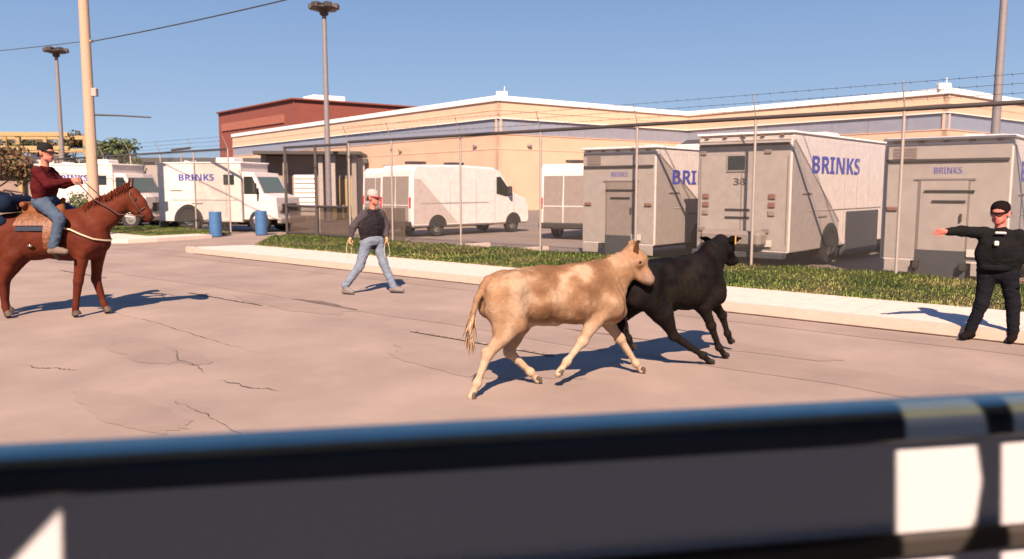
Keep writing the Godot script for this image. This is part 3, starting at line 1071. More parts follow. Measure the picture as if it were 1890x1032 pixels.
	var ac := Geo.new()
	ac.box(Vector3(L * .7, H + .16, 0), Vector3(.9, .22, .8), .06)
	ac.box(Vector3(L * .25, H + .1, .2), Vector3(.4, .12, .4), .03)
	part("roof_unit", ac, M.white, o)
	# cab ahead of the strong box
	var cg := Geo.new()
	cg.prism([Vector2(L - .02, .5), Vector2(L - .02, H - .35), Vector2(L + .55, H - .4), Vector2(L + .95, 1.62), Vector2(L + 1.55, 1.45), Vector2(L + 1.62, .55)], -W + .08, W - .08, .05)
	var cab := part("cab", cg, M.white, o)
	var wg2 := Geo.new()
	wg2.auto([Vector3(L + .63, H - .56, -W + .25), Vector3(L + .63, H - .56, W - .25), Vector3(L + .955, 1.68, W - .2), Vector3(L + .955, 1.68, -W + .2)], Vector3(L, 1.5, 0))
	part("windscreen", wg2, M.glass_green, cab)
	var gg := Geo.new()
	gg.box(Vector3(L + 1.62, 1.0, 0), Vector3(.04, .4, 1.2), .01)
	part("grille", gg, M.dark, cab)
	var bg2 := Geo.new()
	bg2.box(Vector3(L + 1.7, .5, 0), Vector3(.2, .24, W * 2 - .1), .04)
	part("bumper", bg2, M.steel, o)
	for s in [-1.0, 1.0]:
		var wq := Geo.new()
		wq.prism([Vector2(L + .1, 1.6), Vector2(L + .1, H - .55), Vector2(L + .5, H - .55), Vector2(L + .82, 1.6)], (W - .08) * s - .006, (W - .08) * s + .006)
		part("side_window", wq, M.glass_dark, cab)
		wheel_at(o, Vector3(L + .75, .48, (W - .2) * s), .48, .28)
		var hl := Geo.new()
		hl.box(Vector3(L + 1.62, 1.0, (W - .3) * s), Vector3(.05, .18, .26), .02)
		part("headlight", hl, M.silver, o)
		var mg := Geo.new()
		mg.tube([Vector3(L + .7, 1.75, (W - .1) * s), Vector3(L + .78, 1.8, (W + .2) * s)], [.015, .015], 6)
		mg.box(Vector3(L + .8, 1.85, (W + .24) * s), Vector3(.08, .42, .2), .02)
		part("mirror", mg, M.steel_dark, cab)
	if P.has("side_window"):
		var sw := Geo.new()
		sw.box(Vector3(P.side_window, H - .68, W), Vector3(.5, .42, .03))
		part("side_window", sw, M.glass_dark, o)

func cargo_van(o: Node3D):
	var g := Geo.new()
	g.prism([Vector2(0, .45), Vector2(-.03, 1.2), Vector2(.04, 2.5), Vector2(.22, 2.72), Vector2(2.4, 2.76), Vector2(4.3, 2.68), Vector2(4.72, 2.52), Vector2(5.45, 1.68), Vector2(6.2, 1.42), Vector2(6.42, 1.1), Vector2(6.45, .5), Vector2(6.3, .36), Vector2(.1, .38)], -1.0, 1.0, .07)
	var body := part("body", g, M.van_white, o)
	for s in [-1.0, 1.0]:
		var w := Geo.new()
		w.prism([Vector2(4.45, 1.62), Vector2(4.45, 2.3), Vector2(4.68, 2.32), Vector2(5.42, 1.58), Vector2(5.0, 1.5)], s - .006, s + .006)
		part("side_window", w, M.glass_dark, o)
		var d := Geo.new()
		for x in [1.9, 3.3, 4.36, 5.5]: d.box(Vector3(x, 1.35, s), Vector3(.018, 1.7, .012))
		d.box(Vector3(2.2, 1.28, s), Vector3(3.6, .04, .02))
		part("door_seam", d, M.grey, o)
		for x in [1.25, 5.45]:
			var wa := Geo.new()
			var arch := []
			for k in 13:
				var a := PI * k / 12
				arch.append(Vector2(x + cos(a) * .46, .4 + sin(a) * .44))
			wa.prism(arch, s - .01, s + .01)
			part("wheel_arch", wa, M.dark, o)
			wheel_at(o, Vector3(x, .36, .86 * s), .36, .24)
		var m := Geo.new()
		m.box(Vector3(5.1, 1.75, 1.14 * s), Vector3(.14, .36, .2), .03)
		m.box(Vector3(5.12, 1.65, 1.04 * s), Vector3(.06, .06, .12))
		part("mirror", m, M.dark, o)
		var t := Geo.new()
		t.box(Vector3(-.0, 1.3, .88 * s), Vector3(.08, .42, .12), .02)
		part("tail_light", t, M.tail_red, o)
		var t2 := Geo.new()
		t2.box(Vector3(.03, .78, .86 * s), Vector3(.08, .12, .14), .02)
		part("reflector", t2, M.tail_red, o)
		# rear doors in grey with a slanting grey panel on the side
		var rd := Geo.new()
		rd.box(Vector3(-.012, 1.45, .41 * s), Vector3(.02, 1.7, .78), .008, Basis(Vector3(0, 0, 1), -.03))
		part("rear_door", rd, M.grey_door, o)
		var sp := Geo.new()
		sp.prism([Vector2(.06, .5), Vector2(.1, 2.2), Vector2(.4, 2.2), Vector2(2.3, .5)], s - .004, s + .004)
		part("side_panel", sp, M.van_grey, o)
	var ws := Geo.new()
	ws.auto([Vector3(4.77, 2.48, -.8), Vector3(4.77, 2.48, .8), Vector3(5.47, 1.7, .88), Vector3(5.47, 1.7, -.88)], Vector3(3, 1.5, 0))
	part("windscreen", ws, M.glass_dark, o)
	var b := Geo.new()
	b.box(Vector3(-.06, .5, 0), Vector3(.2, .2, 1.9), .04)
	part("bumper", b, M.dark, o)
	var rb := Geo.new()
	for x in [1.0, 3.0]: rb.box(Vector3(x, 2.83, 0), Vector3(.7, .1, .5), .02)
	part("roof_vent", rb, M.dark, o)

# ---------------------------------------------------------------- plants
func leafy(g: Geo, c: Vector3, r: Vector3, count: int, size: float, cols: Array, hollow := 0.35):
	for i in count:
		var d := Vector3(rng.randfn(), rng.randfn(), rng.randfn()).normalized()
		var p := c + d * r * pow(rng.randf_range(hollow, 1.0), 0.6)
		var a := Vector3(rng.randfn(), rng.randfn(), rng.randfn()).normalized()
		var n := (d + a * .8).normalized()
		var s := n.cross(a).normalized() * size * rng.randf_range(.6, 1.2)
		var t := s.cross(n).normalized() * size * rng.randf_range(.35, .7)
		g.tint = cols[rng.randi() % cols.size()]
		g.tri(p - t, p + s, p + t, n)
		g.tri(p - t, p - s * .8, p + t, n)
	g.tint = Color.WHITE

func tree(label: String, at: Vector3, h: float, spread: float, cols: Array, leaves: int, size: float, called := "tree"):
	var o := thing(called, label, "tree", at, 0, "")
	var g := Geo.new()
	var top := Vector3(spread * .06, h * .62, 0)
	g.tube([Vector3.ZERO, Vector3(.05, h * .3, .03), top], [h * .035, h * .026, h * .015], 8)
	var tips := []
	for i in 9:
		var a := TAU * i / 9.0 + rng.randf() * .5
		var from := Vector3(.04, h * rng.randf_range(.28, .55), .02)
		var to := Vector3(cos(a) * spread * rng.randf_range(.45, .8), h * rng.randf_range(.55, .92), sin(a) * spread * rng.randf_range(.45, .8))
		g.tube([from, from.lerp(to, .5) + Vector3(0, h * .02, 0), to], [h * .012, h * .008, h * .004], 6)
		tips.append(to)
	part("trunk", g, M.bark, o)
	var c := Geo.new()
	tips.append(Vector3(0, h * .85, 0))
	for t in tips:
		leafy(c, t, Vector3(1, .75, 1) * spread * rng.randf_range(.3, .45), leaves / tips.size(), size, cols, .1)
	part("crown", c, M.leaf, o)

func fence_line(o: Node3D, u0: float, u1: float, v: float, posts: Array):
	for u in posts:
		var g := Geo.new()
		g.tube([on(u, v, 0), on(u, v, 3.42)], [.032, .032], 8)
		g.tube([on(u, v, 3.42), on(u, v - .22, 3.92)], [.014, .012], 6)
		part("post", g, M.steel, o)
	var r := Geo.new()
	r.tube([on(u0, v, 3.4), on(u1, v, 3.4)], [.045, .045], 8)
	part("top_rail", r, M.steel_dark, o)
	for k in 3:
		var w := Geo.new()
		var pts := []
		var rad := []
		var vv := v - .07 - .07 * k
		for q in posts:
			pts.append(on(q, vv, 3.56 + .16 * k)); rad.append(.0045)
		w.tube(pts, rad, 5)
		for i in int((u1 - u0) / .28):
			var c := on(u0 + .28 * i, vv, 3.56 + .16 * k)
			w.tube([c + Vector3(-.02, .03, .01), c + Vector3(.02, -.03, -.01)], [.004, .004], 3)
		part("barbed_wire", w, M.wire, o)
	var m := Geo.new()
	var H := 3.36
	var n := int((u1 - u0 + H) / .052)
	for i in n:
		for s in [1.0, -1.0]:
			var a: float = u0 - H + i * .052 if s > 0 else u0 + i * .052
			var e: float = a + H if s > 0 else a - H
			var ya := .04
			var yb := H
			# clip to the stretch
			var p0 := Vector2(a, ya)
			var p1 := Vector2(e, yb)
			var lo := maxf(0.0, (u0 - p0.x) / (p1.x - p0.x) if (p1.x > p0.x) else (u1 - p0.x) / (p1.x - p0.x))
			var hi := minf(1.0, (u1 - p0.x) / (p1.x - p0.x) if (p1.x > p0.x) else (u0 - p0.x) / (p1.x - p0.x))
			if hi - lo < .02: continue
			var A := p0.lerp(p1, lo)
			var C := p0.lerp(p1, hi)
			var A3 := on(A.x, v + .03 + .002 * s, A.y)
			var C3 := on(C.x, v + .03 + .002 * s, C.y)
			m.tube([A3, C3], [.0016, .0016], 3, false)
	var mm := part("chain_link_mesh", m, M.mesh_wire, o)
	mm.set_meta("kind", "stuff")

func leg4(pts: Array) -> Array: return pts

func grass(o_name: String, poly: Array, y: float, per: float, label: String):
	var p := PackedVector2Array(poly)
	var lo := p[0]
	var hi := p[0]
	for q in p: lo = lo.min(q); hi = hi.max(q)
	var n := FastNoiseLite.new()
	n.seed = 77
	n.frequency = .35
	var xs := []
	var cs := []
	var total := int((hi.x - lo.x) * (hi.y - lo.y) * per)
	for i in total:
		var q := Vector2(rng.randf_range(lo.x, hi.x), rng.randf_range(lo.y, hi.y))
		if not Geometry2D.is_point_in_polygon(q, p): continue
		var v := n.get_noise_2d(q.x, q.y)
		if rng.randf() > .75 + v: continue
		var s := rng.randf_range(.7, 1.2) * (1.0 + 1.0 * maxf(v, 0.0))
		if q.distance_to(Vector2(-15.2, 14.6)) < .9: s *= 1.9
		xs.append(Transform3D(Basis(Vector3.UP, rng.randf() * TAU).scaled(Vector3(1, s, 1)), on(q.x, q.y, y)))
		var c := Color(.19, .25, .05).lerp(Color(.31, .27, .1), clampf(.35 - v * 1.2 + rng.randf_range(-.2, .2), 0, 1))
		cs.append(c)
	var g := Geo.new()
	for k in 9:
		var a := rng.randf() * TAU
		var at := Vector3(rng.randf_range(-.09, .09), 0, rng.randf_range(-.09, .09))
		var d := Vector3(cos(a), 0, sin(a))
		var w := Vector3(-sin(a), 0, cos(a)) * .007
		var h := rng.randf_range(.035, .1)
		var mid := at + d * .02 + Vector3.UP * h * .6
		var tip := at + d * rng.randf_range(.04, .1) + Vector3.UP * h
		g.face([at - w, at + w, mid + w * .8, mid - w * .8], (d + Vector3.UP * .6).normalized())
		g.tri(mid - w * .8, mid + w * .8, tip, (d + Vector3.UP).normalized())
	var mm := MultiMesh.new()
	mm.transform_format = MultiMesh.TRANSFORM_3D
	mm.use_colors = true
	mm.mesh = g.mesh(M.leaf)
	mm.instance_count = xs.size()
	for i in xs.size():
		mm.set_instance_transform(i, xs[i])
		mm.set_instance_color(i, cs[i])
	var o := MultiMeshInstance3D.new()
	o.multimesh = mm
	o.name = numbered(o_name)
	add_child(o)
	o.set_meta("kind", "stuff")
	o.set_meta("label", label)
	o.set_meta("category", "grass")

# one straight face of the long warehouse, from A to B (ground points), n points outward
func warehouse_face(o: Node3D, A: Vector3, B: Vector3, n: Vector3, H: float):
	var d := (B - A).normalized()
	var L := (B - A).length()
	var mid := (A + B) / 2
	var bs := Basis(d, Vector3.UP, d.cross(Vector3.UP))
	var at := func(y: float, out: float) -> Vector3: return mid + Vector3.UP * y + n * out
	var g := Geo.new()
	g.box(at.call(3.05, -.2), Vector3(L, 6.1, .4), 0, bs)
	g.box(at.call(7.98, -.2), Vector3(L, 1.46, .4), 0, bs)
	g.box(at.call(6.68, -.3), Vector3(L, 1.15, .2), 0, bs)
	part("wall", g, M.tan_wall, o)
	var c := Geo.new()
	c.box(at.call(8.82, -.15), Vector3(L + .15, .42, .6), .03, bs)
	part("coping", c, M.coping, o)
	for y in [6.06, 7.29]:
		var t := Geo.new()
		t.box(at.call(y, .02), Vector3(L, .07, .06), .01, bs)
		part("trim", t, M.coping if y > 7 else M.tan_wall, o)
	for y in [4.9, 7.95]:
		var t := Geo.new()
		t.box(at.call(y, .01), Vector3(L, .09, .04), .01, bs)
		part("ledge", t, M.tan_wall, o)
	var k := int(L / 3.0)
	var w := L / k
	var pg := Geo.new()
	pg.box(Vector3.ZERO, Vector3(w - .05, 1.12, .06), .012)
	var pm := pg.mesh(M.band)
	for i in k:
		reuse("window_panel", pm, o, Transform3D(bs, A + d * w * (i + .5) + Vector3.UP * 6.675 - n * (.16 + .004 * (i % 3))))
	for i in range(1, k, 4):
		var lp := Geo.new()
		lp.box(A + d * w * i + Vector3.UP * 5.25 + n * .12, Vector3(.4, .2, .25), .03, bs)
		part("wall_lamp", lp, M.steel, o)

func ribbon(g: Geo, pts: Array, w: float, y: float, jag := .5):
	# an uneven strip along (u, v) points
	var l := []
	var r := []
	for i in pts.size():
		var d: Vector2 = (pts[mini(i + 1, pts.size() - 1)] - pts[maxi(i - 1, 0)]).normalized()
		var n := Vector2(-d.y, d.x)
		l.append(pts[i] + n * w * rng.randf_range(1.0 - jag, 1.0))
		r.append(pts[i] - n * w * rng.randf_range(1.0 - jag, 1.0))
	for i in pts.size() - 1:
		g.face([on(l[i].x, l[i].y, y), on(l[i + 1].x, l[i + 1].y, y), on(r[i + 1].x, r[i + 1].y, y), on(r[i].x, r[i].y, y)], Vector3.UP)

func wander(a: Vector2, b: Vector2, n: int, off: float) -> Array:
	var out := []
	var d := (b - a)
	var s := Vector2(-d.y, d.x).normalized()
	var x := 0.0
	for i in n + 1:
		x += rng.randf_range(-1, 1) * off
		out.append(a.lerp(b, float(i) / n) + s * x)
	return out

func blotch(g: Geo, c: Vector2, ru: float, rv: float, y: float):
	var pts := []
	var n := FastNoiseLite.new()
	n.seed = int(c.x * 100.0)
	n.frequency = .6
	for i in 56:
		var a := TAU * i / 56
		var d := Vector2(cos(a), sin(a))
		pts.append(c + Vector2(d.x * ru, d.y * rv) * (.85 + .45 * n.get_noise_2d(d.x, d.y) + .1 * n.get_noise_2d(d.x * 7, d.y * 7)))
	sheet(g, pts, y)

func crack(g: Geo, a: Vector2, b: Vector2, n: int, off: float, w: float, y: float):
	var pts := wander(a, b, n, off)
	for i in n:
		var w0 := w * (.15 + sin(PI * i / n)) * rng.randf_range(.2, 1.0)
		var d: Vector2 = (pts[i + 1] - pts[i]).normalized()
		var s := Vector2(-d.y, d.x)
		g.face([on(pts[i].x + s.x * w0, pts[i].y + s.y * w0, y), on(pts[i + 1].x + s.x * w0 * .7, pts[i + 1].y + s.y * w0 * .7, y), on(pts[i + 1].x - s.x * w0 * .7, pts[i + 1].y - s.y * w0 * .7, y), on(pts[i].x - s.x * w0, pts[i].y - s.y * w0, y)], Vector3.UP)

func light_mast(o: Node3D, h: float, r: float):
	var g := Geo.new()
	g.tube([Vector3(0, 0, 0), Vector3(0, .05, 0), Vector3(0, h, 0)], [r * 1.25, r * 1.15, r * .75], 14)
	part("pole", g, M.mast, o)
	var f := Geo.new()
	f.lathe([Vector2(.02, 0), Vector2(r * 2.2, 0), Vector2(r * 2.2, .08), Vector2(.02, .08)], 14)
	var fl := part("base_plate", f, M.mast, o)
	fl.position.y = .004
	var k := Geo.new()
	k.lathe([Vector2(r * .7, h - .35), Vector2(r * 1.6, h - .25), Vector2(r * 1.6, h - .1), Vector2(.45, h - .02), Vector2(.72, h + .02), Vector2(.72, h + .1), Vector2(.3, h + .16), Vector2(.001, h + .2)], 16)
	part("lamp_ring", k, M.steel_dark, o)
	for i in 6:
		var a := TAU * i / 6
		var l := Geo.new()
		l.box(Vector3(cos(a) * .56, h + .16, sin(a) * .56), Vector3(.5, .3, .4), .05, Basis(Vector3.UP, -a))
		part("floodlight", l, M.steel_dark, o)

func drum(o: Node3D):
	var g := Geo.new()
	g.lathe([Vector2(.001, .01), Vector2(.27, .01), Vector2(.285, .04), Vector2(.285, .3), Vector2(.3, .33), Vector2(.285, .36), Vector2(.285, .62), Vector2(.3, .65), Vector2(.285, .68), Vector2(.285, .9), Vector2(.295, .94), Vector2(.27, .96), Vector2(.26, .93), Vector2(.001, .93)], 20)
	part("barrel", g, M.blue_drum, o)
	var b := Geo.new()
	b.lathe([Vector2(.05, .93), Vector2(.05, .965), Vector2(.001, .965)], 10, Transform3D(Basis(), Vector3(.14, 0, 0)))
	part("bung", b, M.dark, o)

func arc_patch(g: Geo, x0: float, x1: float, a0: float, a1: float, r: float, thick: float, side: float):
	# a curved flap lying on the horse's barrel; angles from the side (0) up to the spine (90)
	var n := 8
	var P := func(x: float, a: float, rr: float) -> Vector3: return Vector3(x, 1.165 + sin(a) * rr, side * cos(a) * rr * .9)
	for i in n:
		var a := deg_to_rad(lerpf(a0, a1, float(i) / n))
		var b := deg_to_rad(lerpf(a0, a1, float(i + 1) / n))
		var nn := Vector3(0, sin(a), cos(a) * side)
		g.face([P.call(x0, a, r), P.call(x1, a, r), P.call(x1, b, r), P.call(x0, b, r)], nn)
		g.face([P.call(x0, a, r - thick), P.call(x0, a, r), P.call(x0, b, r), P.call(x0, b, r - thick)], Vector3.LEFT)
		g.face([P.call(x1, a, r - thick), P.call(x1, a, r), P.call(x1, b, r), P.call(x1, b, r - thick)], Vector3.RIGHT)
	var e := deg_to_rad(a0)
	g.face([P.call(x0, e, r - thick), P.call(x0, e, r), P.call(x1, e, r), P.call(x1, e, r - thick)], Vector3.DOWN)

func _ready():
	rng.seed = 4112
	# ------------------------------------------------ camera, sky, sun
	var cam := Camera3D.new()
	cam.name = "camera"
	cam.position = Vector3(0, 1.9, 0)
	cam.rotation_degrees.x = -6.504
	cam.far = 1500.0
	cam.near = 0.05
	var at := CameraAttributesPhysical.new()
	at.frustum_focal_length = 34.88
	at.frustum_focus_distance = 9.5
	at.frustum_near = 0.05
	at.frustum_far = 1500.0
	at.exposure_aperture = 2.5
	cam.attributes = at
	cam.fov = 37.97
	add_child(cam)
	cam.current = true
	var env := Environment.new()
	env.background_mode = Environment.BG_SKY
	var sm := ProceduralSkyMaterial.new()
	sm.sky_horizon_color = Color(.207, .28, .357).linear_to_srgb()
	sm.sky_top_color = Color(.037, .088, .224).linear_to_srgb()
	sm.sky_curve = 0.15
	sm.ground_horizon_color = Color(.2, .16, .14).linear_to_srgb()
	sm.ground_bottom_color = Color(.12, .09, .075).linear_to_srgb()
	sm.sun_angle_max = 2.0
	var sky := Sky.new()
	sky.sky_material = sm
	env.sky = sky
	env.tonemap_mode = Environment.TONE_MAPPER_LINEAR
	env.tonemap_exposure = 2.42
	env.sdfgi_enabled = true
	env.ssao_enabled = true
	env.ssil_enabled = true
	var we := WorldEnvironment.new()
	we.name = "world"
	we.environment = env
	add_child(we)
	var sun := DirectionalLight3D.new()
	sun.name = "sun"
	sun.rotation_degrees = Vector3(-40, -3, 0)
	sun.light_energy = 1.6
	sun.light_color = Color(1.0, .885, .79)
	sun.light_angular_distance = .5
	sun.shadow_enabled = true
	add_child(sun)
	make_materials()

	# ------------------------------------------------ ground and street
	var g := Geo.new()
	g.face([Vector3(-600, -.006, -700), Vector3(600, -.006, -700), Vector3(600, -.006, 200), Vector3(-600, -.006, 200)], Vector3.UP)
	struct("ground", g, M.lot)
	g = Geo.new()
	sheet(g, [Vector2(-160, -26), Vector2(70, -26), Vector2(70, 11.5), Vector2(-160, 11.5)], 0.0)
	struct("road", g, M.road)
	g = Geo.new()
	sheet(g, [Vector2(-28.6, 11.3), Vector2(-22.8, 11.3), Vector2(-22.6, 13), Vector2(-26.2, 17.4), Vector2(-26.2, 30), Vector2(-30.2, 30), Vector2(-30.2, 17.2), Vector2(-28.4, 13)], .004)
	struct("driveway", g, M.road_dark)
	# worn bands, patches and cracks of the old surface, plus a painted kerb shadow line
	var pg := Geo.new()
	ribbon(pg, wander(Vector2(-60, 10.9), Vector2(30, 10.9), 70, .015), .36, .004, .2)
	ribbon(pg, wander(Vector2(-45, 8.2), Vector2(20, 7.9), 60, .05), .5, .004, .35)
	for q in [[-6.2, 6.2, 1.6, .5], [-9.2, 4.2, 1.2, .4], [-3.4, 4.0, 1.5, .35], [-11.5, 7.5, 1.8, .5], [.4, 7.2, 1.5, .4], [-6.9, 2.9, 1.1, .3], [-5.2, 8.9, 2.4, .4]]:
		blotch(pg, Vector2(q[0], q[1]), q[2], q[3], .004)
	var pm := struct("road_patch", pg, M.road_dark)
	var cg := Geo.new()
	for k in [[-13, 5.2, -8.2, 5.0, .012], [-7.0, 3.3, -5.2, 3.1, .014], [-9.3, 4.4, -7.8, 4.0, .02], [-7.4, 4.0, -6.5, 4.1, .024], [-3.0, 5.4, .5, 5.1, .02], [-5.2, 2.9, -4.2, 2.6, .03], [-9.6, 2.9, -8.9, 3.3, .025], [1, 6.5, 5, 6.9, .02]]:
		crack(cg, Vector2(k[0], k[1]), Vector2(k[2], k[3]), 40, .022, k[4] * .55, .008)
	ribbon(cg, wander(Vector2(-60, 11.37), Vector2(-28.9, 11.37), 40, .004), .04, .012, .4)  # narrow dark gutter strip, painting in the shadow line at the kerb foot
	ribbon(cg, wander(Vector2(-22.2, 11.37), Vector2(14, 11.37), 60, .004), .045, .012, .4)
	struct("crack_and_kerb_shade", cg, M.tar_and_shade)
	g = Geo.new()
	for k in 9:
		ribbon(g, wander(Vector2(-38 + k * 6.0, 7.05), Vector2(-35.6 + k * 6.0, 7.05), 12, .004), .04, .016, .4)
	struct("lane_marking", g, M.line)
	# pavement in slabs behind a kerb
	var walk := Node3D.new()
	walk.name = "pavement"
	add_child(walk)
	walk.set_meta("kind", "structure")
	g = Geo.new()
	slab(g, [Vector2(-23.3, 11.75), Vector2(-22.9, 11.5), Vector2(-22.2, 11.42), Vector2(14, 11.42), Vector2(14, 11.6), Vector2(-22.2, 11.6), Vector2(-22.7, 11.7), Vector2(-23.0, 11.9)], -.02, .135)
	part("kerb", g, M.kerb, walk)
	var uu := -22.3
	while uu < 13.5:
		g = Geo.new()
		var h := .13 + rng.randf_range(-.003, .003)
		slab(g, [Vector2(uu, 11.605), Vector2(uu + 2.03, 11.605), Vector2(uu + 2.03, 13.4), Vector2(uu, 13.4)], -.02, h)
		part("slab", g, M.walk, walk)
		uu += 2.045
	g = Geo.new()
	slab(g, [Vector2(-23.0, 11.93), Vector2(-22.7, 11.71), Vector2(-22.31, 11.605), Vector2(-22.31, 13.4), Vector2(-22.6, 13.2)], -.02, .128)
	part("slab", g, M.walk, walk)
	var walk2 := Node3D.new()
	walk2.name = "pavement_001"
	add_child(walk2)
	walk2.set_meta("kind", "structure")
	g = Geo.new()
	slab(g, [Vector2(-60, 11.42), Vector2(-28.7, 11.42), Vector2(-27.9, 12.0), Vector2(-27.9, 13.0), Vector2(-28.4, 15.3), Vector2(-29.4, 15.3), Vector2(-29.4, 13.4), Vector2(-60, 13.4)], -.02, .13)
	part("slab", g, M.walk, walk2)
	var verge := [Vector2(-22.3, 13.405), Vector2(14, 13.405), Vector2(14, 17.35), Vector2(-26.1, 17.35), Vector2(-25.3, 15.9)]
	var isle := [Vector2(-60, 13.405), Vector2(-29.45, 13.405), Vector2(-29.4, 15.4), Vector2(-30.0, 17.0), Vector2(-60, 17.0)]
	g = Geo.new()
	slab(g, verge, -.02, .1)
	struct("verge", g, M.soil)
	g = Geo.new()
	slab(g, isle, -.02, .1)
	struct("verge_001", g, M.soil)
	grass("verge_grass", verge, .1, 260.0, "green grass strip between the pavement and the fence")
	grass("verge_grass", isle, .1, 90.0, "olive grass patch beyond the driveway behind the horse")

	# ------------------------------------------------ warehouse
	var wc := Vector3(-1.1, 0, -65)
	var dl := Vector3(-.617, 0, -.787)
	var dr := Vector3(.787, 0, -.617)
	var w := thing("warehouse", "long low peach walled warehouse with white roof edge and blue grey band", "warehouse", wc)
	warehouse_face(w, Vector3.ZERO, dl * 60, -dr, 8.9)
	warehouse_face(w, Vector3.ZERO, dr * 25, -dl, 8.9)
	var wb := Vector3(31.7, 0, -60) - wc
	warehouse_face(w, wb, wb + dl * 24.6, -dr, 8.9)
	warehouse_face(w, wb, wb + dr * 45, -dl, 8.9)
	var roof := Geo.new()
	for q in [[Vector3.ZERO, 60.0, 24.9], [wb, 24.6, 45.0]]:
		var o: Vector3 = q[0]
		roof.face([o + Vector3.UP * 8.7, o + dl * q[1] + Vector3.UP * 8.7, o + dl * q[1] + dr * q[2] + Vector3.UP * 8.7, o + dr * q[2] + Vector3.UP * 8.7], Vector3.UP)
		roof.auto([o + dl * q[1], o + dl * q[1] + dr * q[2], o + dl * q[1] + dr * q[2] + Vector3.UP * 8.7, o + dl * q[1] + Vector3.UP * 8.7], o)
	part("roof", roof, M.shed, w)
	for q in [Vector3(.3, 8.9, -.6), wb + Vector3(-.2, 8.9, -.5)]:
		var b := Geo.new()
		b.box(q + Vector3(0, .25, 0), Vector3(.9, .5, .5), .05)
		b.tube([q + Vector3(.2, .5, 0), q + Vector3(.2, .9, 0)], [.03, .03], 6)
		part("roof_box", b, M.coping, w)

	# red brick hall behind
	var bc := Vector3(-33, 0, -125)
	var br := thing("brick_hall", "tall dark red brick building behind the left end of the warehouse", "building", bc)
	var el := Vector3(-.64, 0, -.77)
	var er := Vector3(.79, 0, -.61)
	var bg := Geo.new()
	var ebs := Basis(el, Vector3.UP, el.cross(Vector3.UP))
	var eb2 := Basis(er, Vector3.UP, er.cross(Vector3.UP))
	bg.box(el * 15.5 - (-er) * .3 + Vector3.UP * 7.5, Vector3(31, 15, .6), 0, ebs)
	bg.box(er * 15 - (-el) * .3 + Vector3.UP * 7.5, Vector3(30, 15, .6), 0, eb2)
	bg.box(el * 31 + er * 15 + Vector3.UP * 7.5, Vector3(30, 15, .6), 0, eb2)
	part("wall", bg, M.brick, br)
	bg = Geo.new()
	bg.box(el * 16.5 - er * .05 + Vector3.UP * 12.4, Vector3(26, 1.3, .3), .02, ebs)
	part("brick_band", bg, M.brick_pale, br)
	bg = Geo.new()
	bg.box(el * 15.5 + Vector3.UP * 15.12, Vector3(31.5, .25, .9), .03, ebs)
	bg.box(er * 15 + Vector3.UP * 15.12, Vector3(30.5, .25, .9), .03, eb2)
	part("coping", bg, M.brick, br)
	bg = Geo.new()
	bg.face([Vector3.UP * 14.8, el * 31 + Vector3.UP * 14.8, el * 31 + er * 30 + Vector3.UP * 14.8, er * 30 + Vector3.UP * 14.8], Vector3.UP)
	part("roof", bg, M.shed, br)
	bg = Geo.new()
	bg.box(er * 7 + el * 4 + Vector3.UP * 15.4, Vector3(5.4, 1.6, 4), .06, eb2)
	part("roof_hut", bg, M.coping, br)

	# brown loading shed in front of the warehouse
	var so := Vector3(-11.5, 0, -47.5)
	var sh := thing("loading_shed", "low brown loading shed with a pale roller door and yellow door", "shed", so, 6)
	g = Geo.new()
	g.box(Vector3(-.2, 1.85, -2.4), Vector3(5.4, 3.7, 4), .03)
	part("wall", g, M.shed, sh)
	g = Geo.new()
	g.box(Vector3(-.2, 3.82, -1.7), Vector3(6.0, .2, 5.4), .03)
	part("roof", g, M.steel_dark, sh)
	g = Geo.new()
	g.box(Vector3(-.55, 1.4, -.38), Vector3(1.3, 2.5, .05))
	var rd := part("roller_door", g, M.white, sh)
	for k in 9:
		var sl := Geo.new()
		sl.box(Vector3(-.55, .32 + .27 * k, -.34), Vector3(1.24, .22, .05), .02, Basis(Vector3.RIGHT, -.25))
		part("slat", sl, M.white, rd)
	for x in [-2.75, -1.55, .45, 1.15, 2.35]:
		var c := Geo.new()
		c.box(Vector3(x, 1.86, .3), Vector3(.26, 3.72, .26), .02)
		part("column", c, M.grey if absf(x) < 1.3 else M.grey_door, sh)
	g = Geo.new()
	g.box(Vector3(1.8, 1.2, -.36), Vector3(.8, 2.3, .1), .02)
	part("door", g, M.yellow, sh)
	g = Geo.new()
	g.box(Vector3(-2.1, 1.3, -.36), Vector3(.9, 2.4, .08), .02)
	part("door", g, M.grey_door, sh)
	for x in [-1.9, 1.3]:
		var c := Geo.new()
		c.box(Vector3(x, .45, .1), Vector3(.9, .8, .7), .04)
		part("crate", c, M.olive, sh)

	# far low grey warehouse, olive steel frame, trees at the left
	var gw := thing("grey_warehouse", "far low grey building with dark roof edge behind the armoured truck", "warehouse", Vector3(-36.5, 0, -80))
	g = Geo.new()
	g.box(Vector3(9, 2.1, -8), Vector3(24, 4.2, 16), .05, Basis(Vector3.UP, .12))
	part("wall", g, M.grey, gw)
	g = Geo.new()
	g.box(Vector3(9, 4.45, -8), Vector3(24.6, .5, 16.6), .05, Basis(Vector3.UP, .12))
	part("roof", g, M.slate, gw)
	var fr := thing("steel_frame_deck", "open yellow brown steel frame structure with beams behind the mounted rider", "structure", Vector3(-36, 0, -60), 4)
	for x in [-6.0, -3.0, 0.0, 3.0]:
		for z in [0.0, -4.0]:
			var c := Geo.new()
			c.box(Vector3(x, 2.9, z), Vector3(.3, 5.8, .3), .03)
			part("column", c, M.olive, fr)
	for y in [3.1, 4.7, 5.7]:
		for z in [.1, -4.1]:
			var c := Geo.new()
			c.box(Vector3(-1.5, y, z), Vector3(10.2, .32, .3), .03)
			part("beam", c, M.yellow, fr)
	g = Geo.new()
